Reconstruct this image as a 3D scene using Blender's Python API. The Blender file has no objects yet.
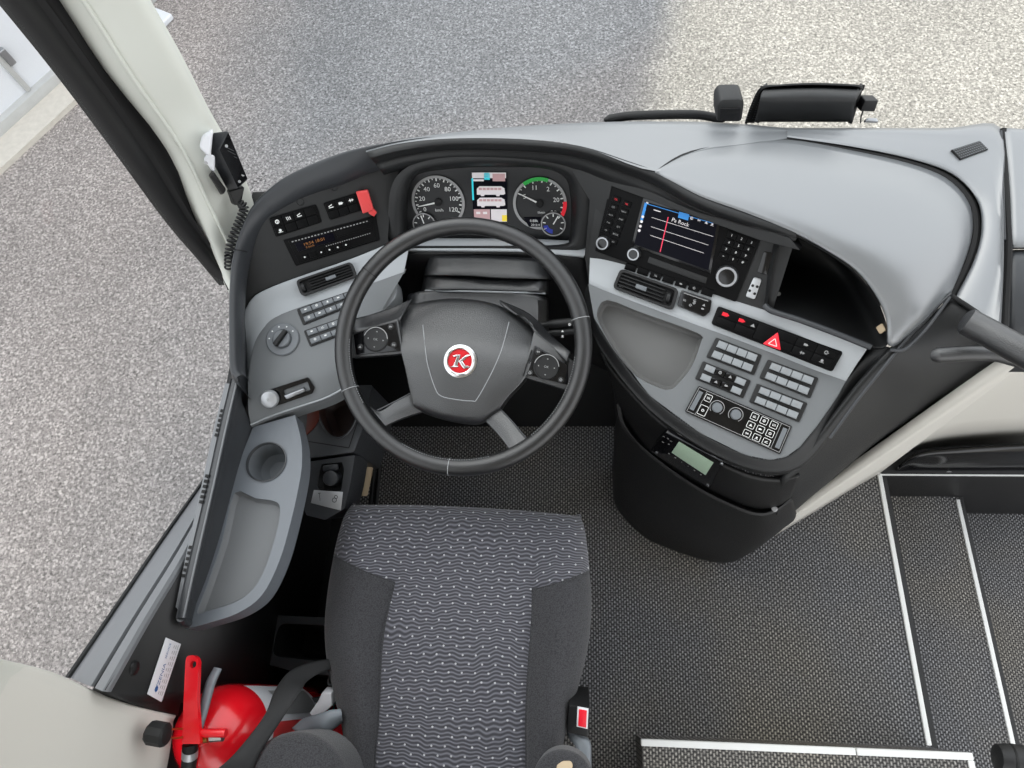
import bpy, bmesh, math, random
import numpy as np
from mathutils import Vector, Matrix
from mathutils.geometry import tessellate_polygon
random.seed(7)
SC = bpy.context.scene
COL = SC.collection
A = lambda *p: np.array(p, float)
nrm = lambda v: v / np.linalg.norm(v)

# ---------------------------------------------------------------- survey
# Pose of the lens recovered from the vanishing points of the steps, the seat and the sill.
# World: X to the door side, Y to the front of the coach, Z up from the driver's floor.
FOC = 700.0
Yc = nrm(A(58, -1600, 700))
Xc = A(7000, -52, -700); Xc = nrm(Xc - Yc * (Xc @ Yc))
Zc = np.cross(Yc, Xc)
if Zc[2] > 0: Zc = -Zc
MW = np.array([Xc, Yc, Zc])
EYE = A(0.24, 0.0, 1.9)

def ray(px, py): return MW @ A(px - 512, py - 384, FOC)
def P(px, py, z):                      # sight line met with the level z
    d = ray(px, py); return EYE + d * ((z - EYE[2]) / d[2])
def PX(px, py, x):
    d = ray(px, py); return EYE + d * ((x - EYE[0]) / d[0])
def PY(px, py, y):
    d = ray(px, py); return EYE + d * ((y - EYE[1]) / d[1])
def P3(t): return P(*t)

class Fr:
    """A plane in the coach: origin, right (ex), down (ey), outward normal (n)."""
    def __init__(s, a, b, c):
        s.o = A(*a); b = A(*b); c = A(*c)
        s.ex = nrm(b - s.o); n = nrm(np.cross(s.ex, c - s.o))
        if n @ (EYE - s.o) < 0: n = -n
        s.n = n; s.ey = np.cross(s.ex, n)
        if s.ey @ (c - s.o) < 0: s.ey = -s.ey
    @classmethod
    def px(c, a, b, d): return c(P(*a), P(*b), P(*d))
    @classmethod
    def axes(c, o, ex, n):
        s = c.__new__(c); s.o = A(*o); s.n = nrm(A(*n)); ex = A(*ex)
        s.ex = nrm(ex - s.n * (ex @ s.n)); s.ey = np.cross(s.ex, s.n)
        return s
    def hit(s, px, py, h=0):
        d = ray(px, py); o = s.o + s.n * h
        return EYE + d * (((o - EYE) @ s.n) / (d @ s.n))
    def l(s, px, py, h=0):
        q = s.hit(px, py, h) - s.o
        return A(q @ s.ex, q @ s.ey)
    def ls(s, pts, h=0): return [s.l(p[0], p[1], h) for p in pts]
    def w(s, x, y, h=0): return s.o + s.ex * x + s.ey * y + s.n * h
    def turned(s, px, py, qx, qy):     # same plane, x axis along a line seen on it
        d = s.hit(qx, qy) - s.hit(px, py)
        return Fr.axes(s.hit(px, py), d, s.n)
    def moved(s, h): return Fr.axes(s.o + s.n * h, s.ex, s.n)

# ---------------------------------------------------------------- materials
def new_mat(name):
    m = bpy.data.materials.new(name); m.use_nodes = True
    nt = m.node_tree; b = nt.nodes['Principled BSDF']
    return m, nt, b
def lin(c):
    return tuple(((x / 255) / 12.92 if x / 255 <= 0.04045 else ((x / 255 + .055) / 1.055) ** 2.4) for x in c) + (1,)
def mat(name, rgb, rough=.5, metal=0, spec=.5, grain=0, bump=0, var=0, emit=0, ior=None, coat=0):
    m, nt, b = new_mat(name)
    col = lin(rgb)
    b.inputs['Base Color'].default_value = col
    b.inputs['Roughness'].default_value = rough
    b.inputs['Metallic'].default_value = metal
    b.inputs['Specular IOR Level'].default_value = spec
    if ior: b.inputs['IOR'].default_value = ior
    if coat: b.inputs['Coat Weight'].default_value = coat; b.inputs['Coat Roughness'].default_value = .2
    if emit:
        b.inputs['Emission Color'].default_value = col; b.inputs['Emission Strength'].default_value = emit
    if grain:
        tc = nt.nodes.new('ShaderNodeTexCoord'); nz = nt.nodes.new('ShaderNodeTexNoise')
        nz.inputs['Scale'].default_value = grain; nz.inputs['Detail'].default_value = 3
        nt.links.new(tc.outputs['Object'], nz.inputs['Vector'])
        if bump:
            bp = nt.nodes.new('ShaderNodeBump'); bp.inputs['Strength'].default_value = bump; bp.inputs['Distance'].default_value = .002
            nt.links.new(nz.outputs['Fac'], bp.inputs['Height']); nt.links.new(bp.outputs['Normal'], b.inputs['Normal'])
        if var:
            mx = nt.nodes.new('ShaderNodeMix'); mx.data_type = 'RGBA'
            mx.inputs[6].default_value = tuple(c * (1 - var) for c in col[:3]) + (1,)
            mx.inputs[7].default_value = tuple(min(1, c * (1 + var)) for c in col[:3]) + (1,)
            nt.links.new(nz.outputs['Fac'], mx.inputs[0]); nt.links.new(mx.outputs[2], b.inputs['Base Color'])
    return m

def N(nt, typ, **kw):
    n = nt.nodes.new('ShaderNode' + typ)
    for k, v in kw.items():
        if k.startswith('i_'):
            n.inputs[k[2:].replace('_', ' ')].default_value = v
        else: setattr(n, k, v)
    return n
def math_n(nt, op, a, b=None, c=None):
    n = nt.nodes.new('ShaderNodeMath'); n.operation = op
    for i, x in enumerate((a, b, c)):
        if x is None: continue
        if isinstance(x, (int, float)): n.inputs[i].default_value = x
        else: nt.links.new(x, n.inputs[i])
    return n.outputs[0]
def mixc(nt, fac, a, b):
    mx = nt.nodes.new('ShaderNodeMix'); mx.data_type = 'RGBA'
    for i, x in ((0, fac), (6, a), (7, b)):
        if isinstance(x, (tuple, float, int)): mx.inputs[i].default_value = x
        else: nt.links.new(x, mx.inputs[i])
    return mx.outputs[2]

# ---------------------------------------------------------------- mesh builder
ORG = {}
class MB:
    def __init__(s): s.v = []; s.f = []; s.m = []
    def add(s, vs, fs, mi=0):
        k = len(s.v); s.v += [tuple(map(float, p)) for p in vs]
        s.f += [tuple(i + k for i in f) for f in fs]; s.m += [mi] * len(fs)
        return s
    def build(s, name, mats, parent=None, ang=32, bevel=0, seg=2, solid=0, face=True, recalc=True, sub=0):
        if not isinstance(mats, (list, tuple)): mats = [mats]
        me = bpy.data.meshes.new(name)
        off = ORG.get(parent.name, A(0, 0, 0)) if parent is not None else A(0, 0, 0)
        vs = [tuple(A(*p) - off) for p in s.v]
        me.from_pydata(vs, [], s.f)
        for m in mats: me.materials.append(m)
        me.polygons.foreach_set('material_index', s.m)
        bm = bmesh.new(); bm.from_mesh(me)
        bmesh.ops.remove_doubles(bm, verts=bm.verts, dist=1e-6)
        if recalc: bmesh.ops.recalc_face_normals(bm, faces=bm.faces)
        if solid:                       # open sheet: outward is the side the driver sees
            e = EYE - off; t = 0
            for f in bm.faces: t += f.normal.dot(Vector(e) - f.calc_center_median()) * f.calc_area()
            if t < 0: bmesh.ops.reverse_faces(bm, faces=bm.faces)
        bm.to_mesh(me); bm.free()
        for p in me.polygons: p.use_smooth = True
        me.set_sharp_from_angle(angle=math.radians(ang))
        ob = bpy.data.objects.new(name, me); COL.objects.link(ob)
        if parent is not None: ob.parent = parent
        ORG[ob.name] = off
        if solid:
            md = ob.modifiers.new('thick', 'SOLIDIFY'); md.thickness = solid; md.offset = -1
        if bevel:
            md = ob.modifiers.new('edge', 'BEVEL'); md.width = bevel; md.segments = seg; md.limit_method = 'ANGLE'; md.angle_limit = math.radians(40)
        if sub:
            md = ob.modifiers.new('sub', 'SUBSURF'); md.levels = sub; md.render_levels = sub
        return ob

def thing(name, label, cat, loc=(0, 0, 0), group=None):
    o = bpy.data.objects.new(name, None); COL.objects.link(o)
    o.location = tuple(map(float, loc)); o.empty_display_size = .05
    ORG[o.name] = A(*loc)
    return tag(o, label, cat, group)
def tag(o, label, cat, group=None):
    o['label'] = label; o['category'] = cat
    if group: o['group'] = group
    return o
def struct(o): o['kind'] = 'structure'; return o
def lab(o, l): o['label'] = l; return o

# ---------------------------------------------------------------- shapes
def cr(ps, ts):
    """Catmull-Rom through ps (index parameter) at values ts."""
    ps = np.array(ps, float); n = len(ps); out = []
    for t in ts:
        i = min(int(t), n - 2); f = t - i
        p1, p2 = ps[i], ps[i + 1]
        p0 = ps[i - 1] if i > 0 else 2 * p1 - p2
        p3 = ps[i + 2] if i + 2 < n else 2 * p2 - p1
        out.append(.5 * (2 * p1 + (p2 - p0) * f + (2 * p0 - 5 * p1 + 4 * p2 - p3) * f * f + (3 * p1 - p0 - 3 * p2 + p3) * f ** 3))
    return np.array(out)
def smooth(ps, k=6, closed=False):
    ps = [A(*p) for p in ps]
    if closed:
        q = ps[-2:] + ps + ps[:3]; n = len(ps)
        return list(cr(q, [2 + i / k for i in range(n * k)]))
    return list(cr(ps, [i / k for i in range((len(ps) - 1) * k + 1)]))
def loft(mb, rows, ku=4, kv=4, mi=0, closed=False):
    R = np.array([[A(*p) for p in r] for r in rows])
    nr, nc = R.shape[:2]
    us = [i / ku for i in range((nr - 1) * ku + 1)]
    cols = np.array([cr(R[:, j], us) for j in range(nc)])
    g = []
    for i in range(len(us)):
        g.append(smooth(cols[:, i], kv, closed))
    g = np.array(g); H, W = g.shape[:2]
    fs = []
    for i in range(H - 1):
        for j in range(W - (0 if closed else 1)):
            j2 = (j + 1) % W
            fs.append((i * W + j, i * W + j2, (i + 1) * W + j2, (i + 1) * W + j))
    mb.add(g.reshape(-1, 3), fs, mi)
    return g
def lp(mb, rows, **k):                   # loft from (px, py, z) rows
    return loft(mb, [[P(*p) for p in r] for r in rows], **k)

def tube(mb, pts, r, seg=10, closed=False, mi=0, caps=True):
    pts = [A(*p) for p in pts]; n = len(pts)
    rs = r if isinstance(r, (list, tuple)) else [r] * n
    T = []
    for i in range(n):
        a = pts[(i - 1) % n] if (closed or i > 0) else pts[i]
        b = pts[(i + 1) % n] if (closed or i < n - 1) else pts[i]
        T.append(nrm(b - a))
    u = nrm(np.cross(T[0], A(.31, .17, .93))); vs = []
    for i in range(n):
        u = u - T[i] * (u @ T[i]); u = nrm(u); w = np.cross(T[i], u)
        for k in range(seg):
            a = 2 * math.pi * k / seg
            vs.append(pts[i] + (u * math.cos(a) + w * math.sin(a)) * rs[i])
    fs = []
    for i in range(n if closed else n - 1):
        for k in range(seg):
            j = (i + 1) % n; k2 = (k + 1) % seg
            fs.append((i * seg + k, i * seg + k2, j * seg + k2, j * seg + k))
    if caps and not closed:
        fs.append(tuple(range(seg))); fs.append(tuple((n - 1) * seg + k for k in range(seg)))
    mb.add(vs, fs, mi)

def lathe(mb, fr, cx, cy, prof, seg=28, mi=0, cap=True, sx=1, sy=1):
    """prof: list of (radius, height above the plane)"""
    vs = []; n = len(prof)
    for r, h in prof:
        for k in range(seg):
            a = 2 * math.pi * k / seg
            vs.append(fr.w(cx + r * sx * math.cos(a), cy + r * sy * math.sin(a), h))
    fs = [(i * seg + k, i * seg + (k + 1) % seg, (i + 1) * seg + (k + 1) % seg, (i + 1) * seg + k) for i in range(n - 1) for k in range(seg)]
    if cap:
        fs.append(tuple(range(seg))); fs.append(tuple((n - 1) * seg + k for k in range(seg)))
    mb.add(vs, fs, mi)

def area2(p): return .5 * sum(p[i - 1][0] * p[i][1] - p[i][0] * p[i - 1][1] for i in range(len(p)))
def inset(p, d):
    n = len(p); s = 1 if area2(p) > 0 else -1; out = []
    for i in range(n):
        a, b, c = A(*p[i - 1]), A(*p[i]), A(*p[(i + 1) % n])
        e1, e2 = nrm(b - a), nrm(c - b)
        n1, n2 = A(-e1[1], e1[0]) * s, A(-e2[1], e2[0]) * s
        k = 1 + n1 @ n2
        out.append(b + (n1 + n2) * d / max(k, .35))
    return out
def rounded(p, r, k=4):
    """corner-rounded polygon"""
    n = len(p); out = []
    for i in range(n):
        a, b, c = A(*p[i - 1]), A(*p[i]), A(*p[(i + 1) % n])
        la, lc = np.linalg.norm(a - b), np.linalg.norm(c - b)
        rr = min(r, la * .48, lc * .48)
        s, e = b + (a - b) / la * rr, b + (c - b) / lc * rr
        for j in range(k + 1):
            t = j / k
            out.append((1 - t) ** 2 * s + 2 * t * (1 - t) * b + t * t * e)
    return out
def circle(cx, cy, r, k=32, ry=None): return [A(cx + r * math.cos(2 * math.pi * i / k), cy + (ry or r) * math.sin(2 * math.pi * i / k)) for i in range(k)]
def rect(x0, y0, x1, y1): return [A(x0, y0), A(x1, y0), A(x1, y1), A(x0, y1)]

def prism(mb, fr, pts, h0, h1, bev=0, mi=0, side=None, step=2):
    """plate standing on plane fr from h0 up to h1, its upper edge rounded over bev"""
    rings = [(pts, h0)]
    if bev:
        for j in range(step + 1):
            a = j / step * math.pi / 2
            rings.append((inset(pts, bev * (1 - math.cos(a))), h1 - bev + bev * math.sin(a)))
    else: rings.append((pts, h1))
    n = len(pts); vs = []
    for q, h in rings: vs += [fr.w(x[0], x[1], h) for x in q]
    fs = [(i * n + k, i * n + (k + 1) % n, (i + 1) * n + (k + 1) % n, (i + 1) * n + k) for i in range(len(rings) - 1) for k in range(n)]
    mb.add(vs, fs, mi if side is None else side)
    top = rings[-1][0]
    tri = tessellate_polygon([[Vector((x[0], x[1], 0)) for x in top]])
    mb.add([fr.w(x[0], x[1], rings[-1][1]) for x in top], [tuple(t) for t in tri], mi)
    mb.add([fr.w(x[0], x[1], h0) for x in pts], [tuple(t) for t in tessellate_polygon([[Vector((x[0], x[1], 0)) for x in pts]])], mi)

def plate(mb, fr, outer, holes, h0, h1, mi=0, depth=None):
    """flat plate with through holes; the holes' walls run down to h0 (or to depth)"""
    polys = [outer] + [h[::-1] if area2(h) * area2(outer) > 0 else h for h in holes]
    flat = [A(x[0], x[1]) for p in polys for x in p]
    tri = tessellate_polygon([[Vector((x[0], x[1], 0)) for x in p] for p in polys])
    mb.add([fr.w(x[0], x[1], h1) for x in flat], [tuple(t) for t in tri], mi)
    for i, p in enumerate(polys):
        n = len(p); hh = h0 if i == 0 or depth is None else depth
        mb.add([fr.w(x[0], x[1], h1) for x in p] + [fr.w(x[0], x[1], hh) for x in p],
               [(k, (k + 1) % n, n + (k + 1) % n, n + k) for k in range(n)], mi)

def bowl(mb, fr, pts, h1, h0, draft=.003, rad=.006, mi=0):
    """recess lining: walls from h1 down to h0, rounded foot, floor"""
    rings = [(pts, h1), (inset(pts, draft), h0 + rad)]
    for j in (1, 2, 3):
        a = j / 3 * math.pi / 2
        rings.append((inset(pts, draft + rad * math.sin(a)), h0 + rad * (1 - math.sin(a)) if j < 3 else h0))
    n = len(pts); vs = []
    for q, h in rings: vs += [fr.w(x[0], x[1], h) for x in q]
    fs = [(i * n + k, i * n + (k + 1) % n, (i + 1) * n + (k + 1) % n, (i + 1) * n + k) for i in range(len(rings) - 1) for k in range(n)]
    mb.add(vs, fs, mi)
    q = rings[-1][0]
    mb.add([fr.w(x[0], x[1], h0) for x in q], [tuple(t) for t in tessellate_polygon([[Vector((x[0], x[1], 0)) for x in q]])], mi)

def box(mb, lo, hi, mi=0):
    x0, y0, z0 = lo; x1, y1, z1 = hi
    mb.add([(x0, y0, z0), (x1, y0, z0), (x1, y1, z0), (x0, y1, z0), (x0, y0, z1), (x1, y0, z1), (x1, y1, z1), (x0, y1, z1)],
           [(0, 3, 2, 1), (4, 5, 6, 7), (0, 1, 5, 4), (1, 2, 6, 5), (2, 3, 7, 6), (3, 0, 4, 7)], mi)

_tx = {}
def glyphs(s, size):
    if (s, size) in _tx: return _tx[(s, size)]
    cu = bpy.data.curves.new('t', 'FONT'); cu.body = s; cu.size = size; cu.resolution_u = 2
    ob = bpy.data.objects.new('t', cu); COL.objects.link(ob)
    dg = bpy.context.evaluated_depsgraph_get(); ev = ob.evaluated_get(dg); me = ev.to_mesh()
    vs = [(v.co.x, v.co.y) for v in me.vertices]; fs = [tuple(p.vertices) for p in me.polygons]
    ev.to_mesh_clear(); bpy.data.objects.remove(ob); bpy.data.curves.remove(cu)
    _tx[(s, size)] = (vs, fs); return vs, fs
def text(mb, fr, s, x, y, size, h, mi=0, rot=0, align=.5, sx=1):
    """flat lettering on plane fr, centred on local (x, y)"""
    vs, fs = glyphs(s, size)
    if not vs: return
    X = [v[0] for v in vs]; Y = [v[1] for v in vs]
    ox = min(X) + (max(X) - min(X)) * align; oy = (max(Y) + min(Y)) / 2
    c, sn = math.cos(rot), math.sin(rot); out = []
    for a, b in vs:
        a = (a - ox) * sx; b = -(b - oy)
        out.append(fr.w(x + a * c - b * sn, y + a * sn + b * c, h))
    mb.add(out, fs, mi)
def dot(mb, fr, x, y, r, h, mi=0, k=10):
    mb.add([fr.w(p[0], p[1], h) for p in circle(x, y, r, k)], [tuple(range(k))], mi)
def line(mb, fr, a, b, wd, h, mi=0):
    a = A(*a); b = A(*b); d = nrm(b - a); q = A(-d[1], d[0]) * wd / 2
    mb.add([fr.w(*(a + q), h), fr.w(*(b + q), h), fr.w(*(b - q), h), fr.w(*(a - q), h)], [(0, 1, 2, 3)], mi)
def poly(mb, fr, pts, h, mi=0):
    mb.add([fr.w(p[0], p[1], h) for p in pts], [tuple(t) for t in tessellate_polygon([[Vector((p[0], p[1], 0)) for p in pts]])], mi)
def ringflat(mb, fr, cx, cy, r0, r1, h, mi=0, a0=0, a1=360, k=36):
    vs = []
    for i in range(k + 1):
        a = math.radians(a0 + (a1 - a0) * i / k)
        vs += [fr.w(cx + r * math.cos(a), cy + r * math.sin(a), h) for r in (r0, r1)]
    mb.add(vs, [(2 * i, 2 * i + 1, 2 * i + 3, 2 * i + 2) for i in range(k)], mi)
# ---------------------------------------------------------------- palette
M = dict(
    dark=mat('charcoal_plastic', (24, 25, 26), .5, grain=900, bump=.25),
    darker=mat('black_plastic', (14, 14, 15), .5, grain=900, bump=.2),
    pit=mat('matt_black_plastic', (12, 12, 13), .8),
    gloss=mat('gloss_black', (12, 12, 14), .12),
    hood=mat('sky_sheen_dash_skin', (108, 111, 114), .36, spec=1.0, ior=1.75, grain=1400, bump=.12),  # sky reflection on the dark dash top partly put into this grey
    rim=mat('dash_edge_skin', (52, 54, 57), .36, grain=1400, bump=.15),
    trim=mat('light_grey_trim', (168, 172, 175), .4, grain=1200, bump=.08),
    panel=mat('mid_grey_console', (112, 115, 117), .48, grain=1200, bump=.2),
    tray=mat('grey_rubber_mat', (112, 114, 116), .6, grain=1500, bump=.3),
    arm=mat('blue_grey_plastic', (106, 111, 117), .42, grain=1300, bump=.15),
    leather=mat('black_leather', (22, 22, 23), .3, grain=700, bump=.3, spec=.8),
    hub=mat('grained_hub_plastic', (30, 31, 33), .3, grain=650, bump=.55, spec=1.0, coat=.3),
    seam=mat('pale_seam', (150, 152, 154), .5),
    white=mat('white_print', (225, 226, 224), .5),
    dim=mat('grey_print', (150, 150, 150), .5),
    chrome=mat('chrome', (215, 215, 215), .18, metal=1),
    steel=mat('brushed_steel', (170, 172, 175), .35, metal=1),
    red=mat('red_enamel', (205, 22, 34), .25, coat=.5),
    redp=mat('red_plastic', (222, 70, 70), .4),
    redlit=mat('lit_red', (215, 24, 44), .4, emit=.25),
    button=mat('pale_grey_button', (142, 146, 149), .42),
    btn2=mat('grey_button', (110, 114, 118), .45),
    beige=mat('beige_trim', (205, 202, 194), .5, grain=500, bump=.05),
    pillar=mat('cream_trim', (214, 216, 208), .5, grain=500, bump=.04),
    sill=mat('grey_sill', (112, 114, 117), .45, grain=800, bump=.1),
    rubber=mat('black_rubber', (14, 14, 15), .6),
    brown=mat('brown_leather', (52, 36, 32), .45, grain=500, bump=.2),
    amber=mat('amber_print', (150, 98, 45), .5, emit=.03),
    lcd=mat('green_lcd', (146, 166, 146), .35, grain=300, var=.08, emit=.12),
    screen=mat('dark_screen', (8, 8, 18), .35, spec=.08),
    radio=mat('radio_black', (7, 7, 8), .5, spec=.12),
    mat2=mat('dark_rubber_mat', (106, 106, 105), .6, grain=1500, bump=.3),
    scrw=mat('screen_white', (222, 216, 218), .4, emit=.12),
    scrp=mat('screen_pink', (196, 158, 160), .4, emit=.08),
    scrb=mat('screen_blue', (40, 130, 205), .4, emit=.2),
    scrt=mat('screen_teal', (40, 190, 205), .4, emit=.4),
    scrr=mat('screen_red', (215, 50, 80), .4, emit=.35),
    scry=mat('screen_yellow', (225, 200, 60), .4, emit=.35),
    gaugeface=mat('gauge_face', (30, 31, 33), .45),
    green=mat('gauge_green', (30, 150, 60), .5, emit=.12),
    blue=mat('gauge_blue', (35, 50, 150), .5, emit=.12),
    wood=mat('pale_tan_card', (190, 170, 140), .6),
    label=mat('paper_label', (225, 226, 230), .55),
    lblue=mat('label_blue', (30, 90, 150), .5),
    foil=mat('silver_foil_label', (185, 187, 190), .35, metal=.5),
    belt=mat('black_webbing', (34, 34, 35), .7, grain=1500, bump=.3),
    greyp=mat('grey_plastic', (120, 126, 132), .45),
    extred=mat('extinguisher_red', (232, 20, 34), .22, coat=.6),
    concrete=mat('pale_concrete', (196, 190, 180), .85, grain=30, var=.15),
    wallp=mat('pale_grey_sheet', (214, 216, 220), .5, grain=6, var=.04),
    plinth=mat('grey_plinth', (178, 178, 176), .7, grain=20, var=.1),
)

def carpet_mat():
    m, nt, b = new_mat('ribbed_entrance_carpet')
    tc = N(nt, 'TexCoord')
    sep = N(nt, 'SeparateXYZ'); nt.links.new(tc.outputs['Object'], sep.inputs[0])
    nz = N(nt, 'TexNoise', i_Scale=210, i_Detail=3); nt.links.new(tc.outputs['Object'], nz.inputs['Vector'])
    big = N(nt, 'TexNoise', i_Scale=2.2, i_Detail=3); nt.links.new(tc.outputs['Object'], big.inputs['Vector'])
    # woven ribs: staggered short loops
    y = math_n(nt, 'MULTIPLY', sep.outputs[1], 1 / .0112)
    row = math_n(nt, 'FLOOR', math_n(nt, 'MULTIPLY', sep.outputs[0], 1 / .0066))
    sh = math_n(nt, 'MULTIPLY', math_n(nt, 'MODULO', row, 2.0), .5)
    fy = math_n(nt, 'FRACT', math_n(nt, 'ADD', y, sh))
    fx = math_n(nt, 'FRACT', math_n(nt, 'MULTIPLY', sep.outputs[0], 1 / .0066))
    dx = math_n(nt, 'ABSOLUTE', math_n(nt, 'SUBTRACT', fx, .5)); dy = math_n(nt, 'ABSOLUTE', math_n(nt, 'SUBTRACT', fy, .5))
    loop = math_n(nt, 'SUBTRACT', 1.0, math_n(nt, 'MULTIPLY', math_n(nt, 'MAXIMUM', dx, dy), 2.0))
    f = math_n(nt, 'MULTIPLY', loop, math_n(nt, 'MULTIPLY', math_n(nt, 'POWER', nz.outputs['Fac'], 2.0), 3.0))
    dust = math_n(nt, 'MULTIPLY', math_n(nt, 'SUBTRACT', big.outputs['Fac'], .42), 3.0)
    dustc = N(nt, 'Clamp'); nt.links.new(dust, dustc.inputs[0])
    thread = mixc(nt, dustc.outputs[0], lin((176, 176, 178)), lin((196, 188, 172)))
    nt.links.new(mixc(nt, f, lin((32, 32, 34)), thread), b.inputs['Base Color'])
    b.inputs['Roughness'].default_value = .9; b.inputs['Specular IOR Level'].default_value = .2
    bp = N(nt, 'Bump', i_Strength=.7, i_Distance=.003); nt.links.new(f, bp.inputs['Height']); nt.links.new(bp.outputs[0], b.inputs['Normal'])
    return m
M['carpet'] = carpet_mat()

def fabric_mat():
    m, nt, b = new_mat('patterned_seat_fabric')
    tc = N(nt, 'TexCoord'); sep = N(nt, 'SeparateXYZ'); nt.links.new(tc.outputs['Object'], sep.inputs[0])
    X, Y = sep.outputs[0], sep.outputs[1]
    # wavy bands
    nz = N(nt, 'TexNoise', i_Scale=9, i_Detail=1); nt.links.new(tc.outputs['Object'], nz.inputs['Vector'])
    wob = math_n(nt, 'MULTIPLY', math_n(nt, 'SINE', math_n(nt, 'MULTIPLY', X, 230)), .0013)
    wy = math_n(nt, 'ADD', Y, math_n(nt, 'ADD', wob, math_n(nt, 'MULTIPLY', nz.outputs['Fac'], .05)))
    wave = math_n(nt, 'ADD', math_n(nt, 'MULTIPLY', math_n(nt, 'SINE', math_n(nt, 'MULTIPLY', wy, 2 * math.pi / .0068)), .5), .5)
    fine = N(nt, 'TexNoise', i_Scale=700, i_Detail=2); nt.links.new(tc.outputs['Object'], fine.inputs['Vector'])
    base = mixc(nt, math_n(nt, 'POWER', wave, 1.6), lin((66, 66, 71)), lin((118, 118, 126)))
    base = mixc(nt, math_n(nt, 'MULTIPLY', fine.outputs['Fac'], .35), base, lin((40, 40, 44)))
    # staggered pale dots
    py = math_n(nt, 'MULTIPLY', Y, 1 / .0155); row = math_n(nt, 'FLOOR', py)
    sh = math_n(nt, 'MULTIPLY', math_n(nt, 'MODULO', math_n(nt, 'ABSOLUTE', row), 2.0), .5)
    fx = math_n(nt, 'FRACT', math_n(nt, 'ADD', math_n(nt, 'MULTIPLY', X, 1 / .025), sh))
    fy = math_n(nt, 'FRACT', py)
    dx = math_n(nt, 'MULTIPLY', math_n(nt, 'SUBTRACT', fx, .5), .025); dy = math_n(nt, 'MULTIPLY', math_n(nt, 'SUBTRACT', fy, .5), .0155)
    d = math_n(nt, 'SQRT', math_n(nt, 'ADD', math_n(nt, 'MULTIPLY', dx, dx), math_n(nt, 'MULTIPLY', dy, dy)))
    nt.links.new(mixc(nt, math_n(nt, 'LESS_THAN', d, .0019), base, lin((176, 176, 180))), b.inputs['Base Color'])
    b.inputs['Roughness'].default_value = .95; b.inputs['Specular IOR Level'].default_value = .15
    b.inputs['Sheen Weight'].default_value = .25
    bp = N(nt, 'Bump', i_Strength=.35, i_Distance=.002); nt.links.new(wave, bp.inputs['Height']); nt.links.new(bp.outputs[0], b.inputs['Normal'])
    return m
M['fabric'] = fabric_mat()
def plain_fabric():
    m, nt, b = new_mat('plain_grey_fabric')
    tc = N(nt, 'TexCoord')
    nz = N(nt, 'TexVoronoi', i_Scale=420); nt.links.new(tc.outputs['Object'], nz.inputs['Vector'])
    nt.links.new(mixc(nt, nz.outputs['Distance'], lin((74, 74, 77)), lin((44, 44, 46))), b.inputs['Base Color'])
    b.inputs['Roughness'].default_value = .95; b.inputs['Specular IOR Level'].default_value = .15; b.inputs['Sheen Weight'].default_value = .2
    bp = N(nt, 'Bump', i_Strength=.4, i_Distance=.0015); nt.links.new(nz.outputs['Distance'], bp.inputs['Height']); nt.links.new(bp.outputs[0], b.inputs['Normal'])
    return m
M['cloth'] = plain_fabric()

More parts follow.
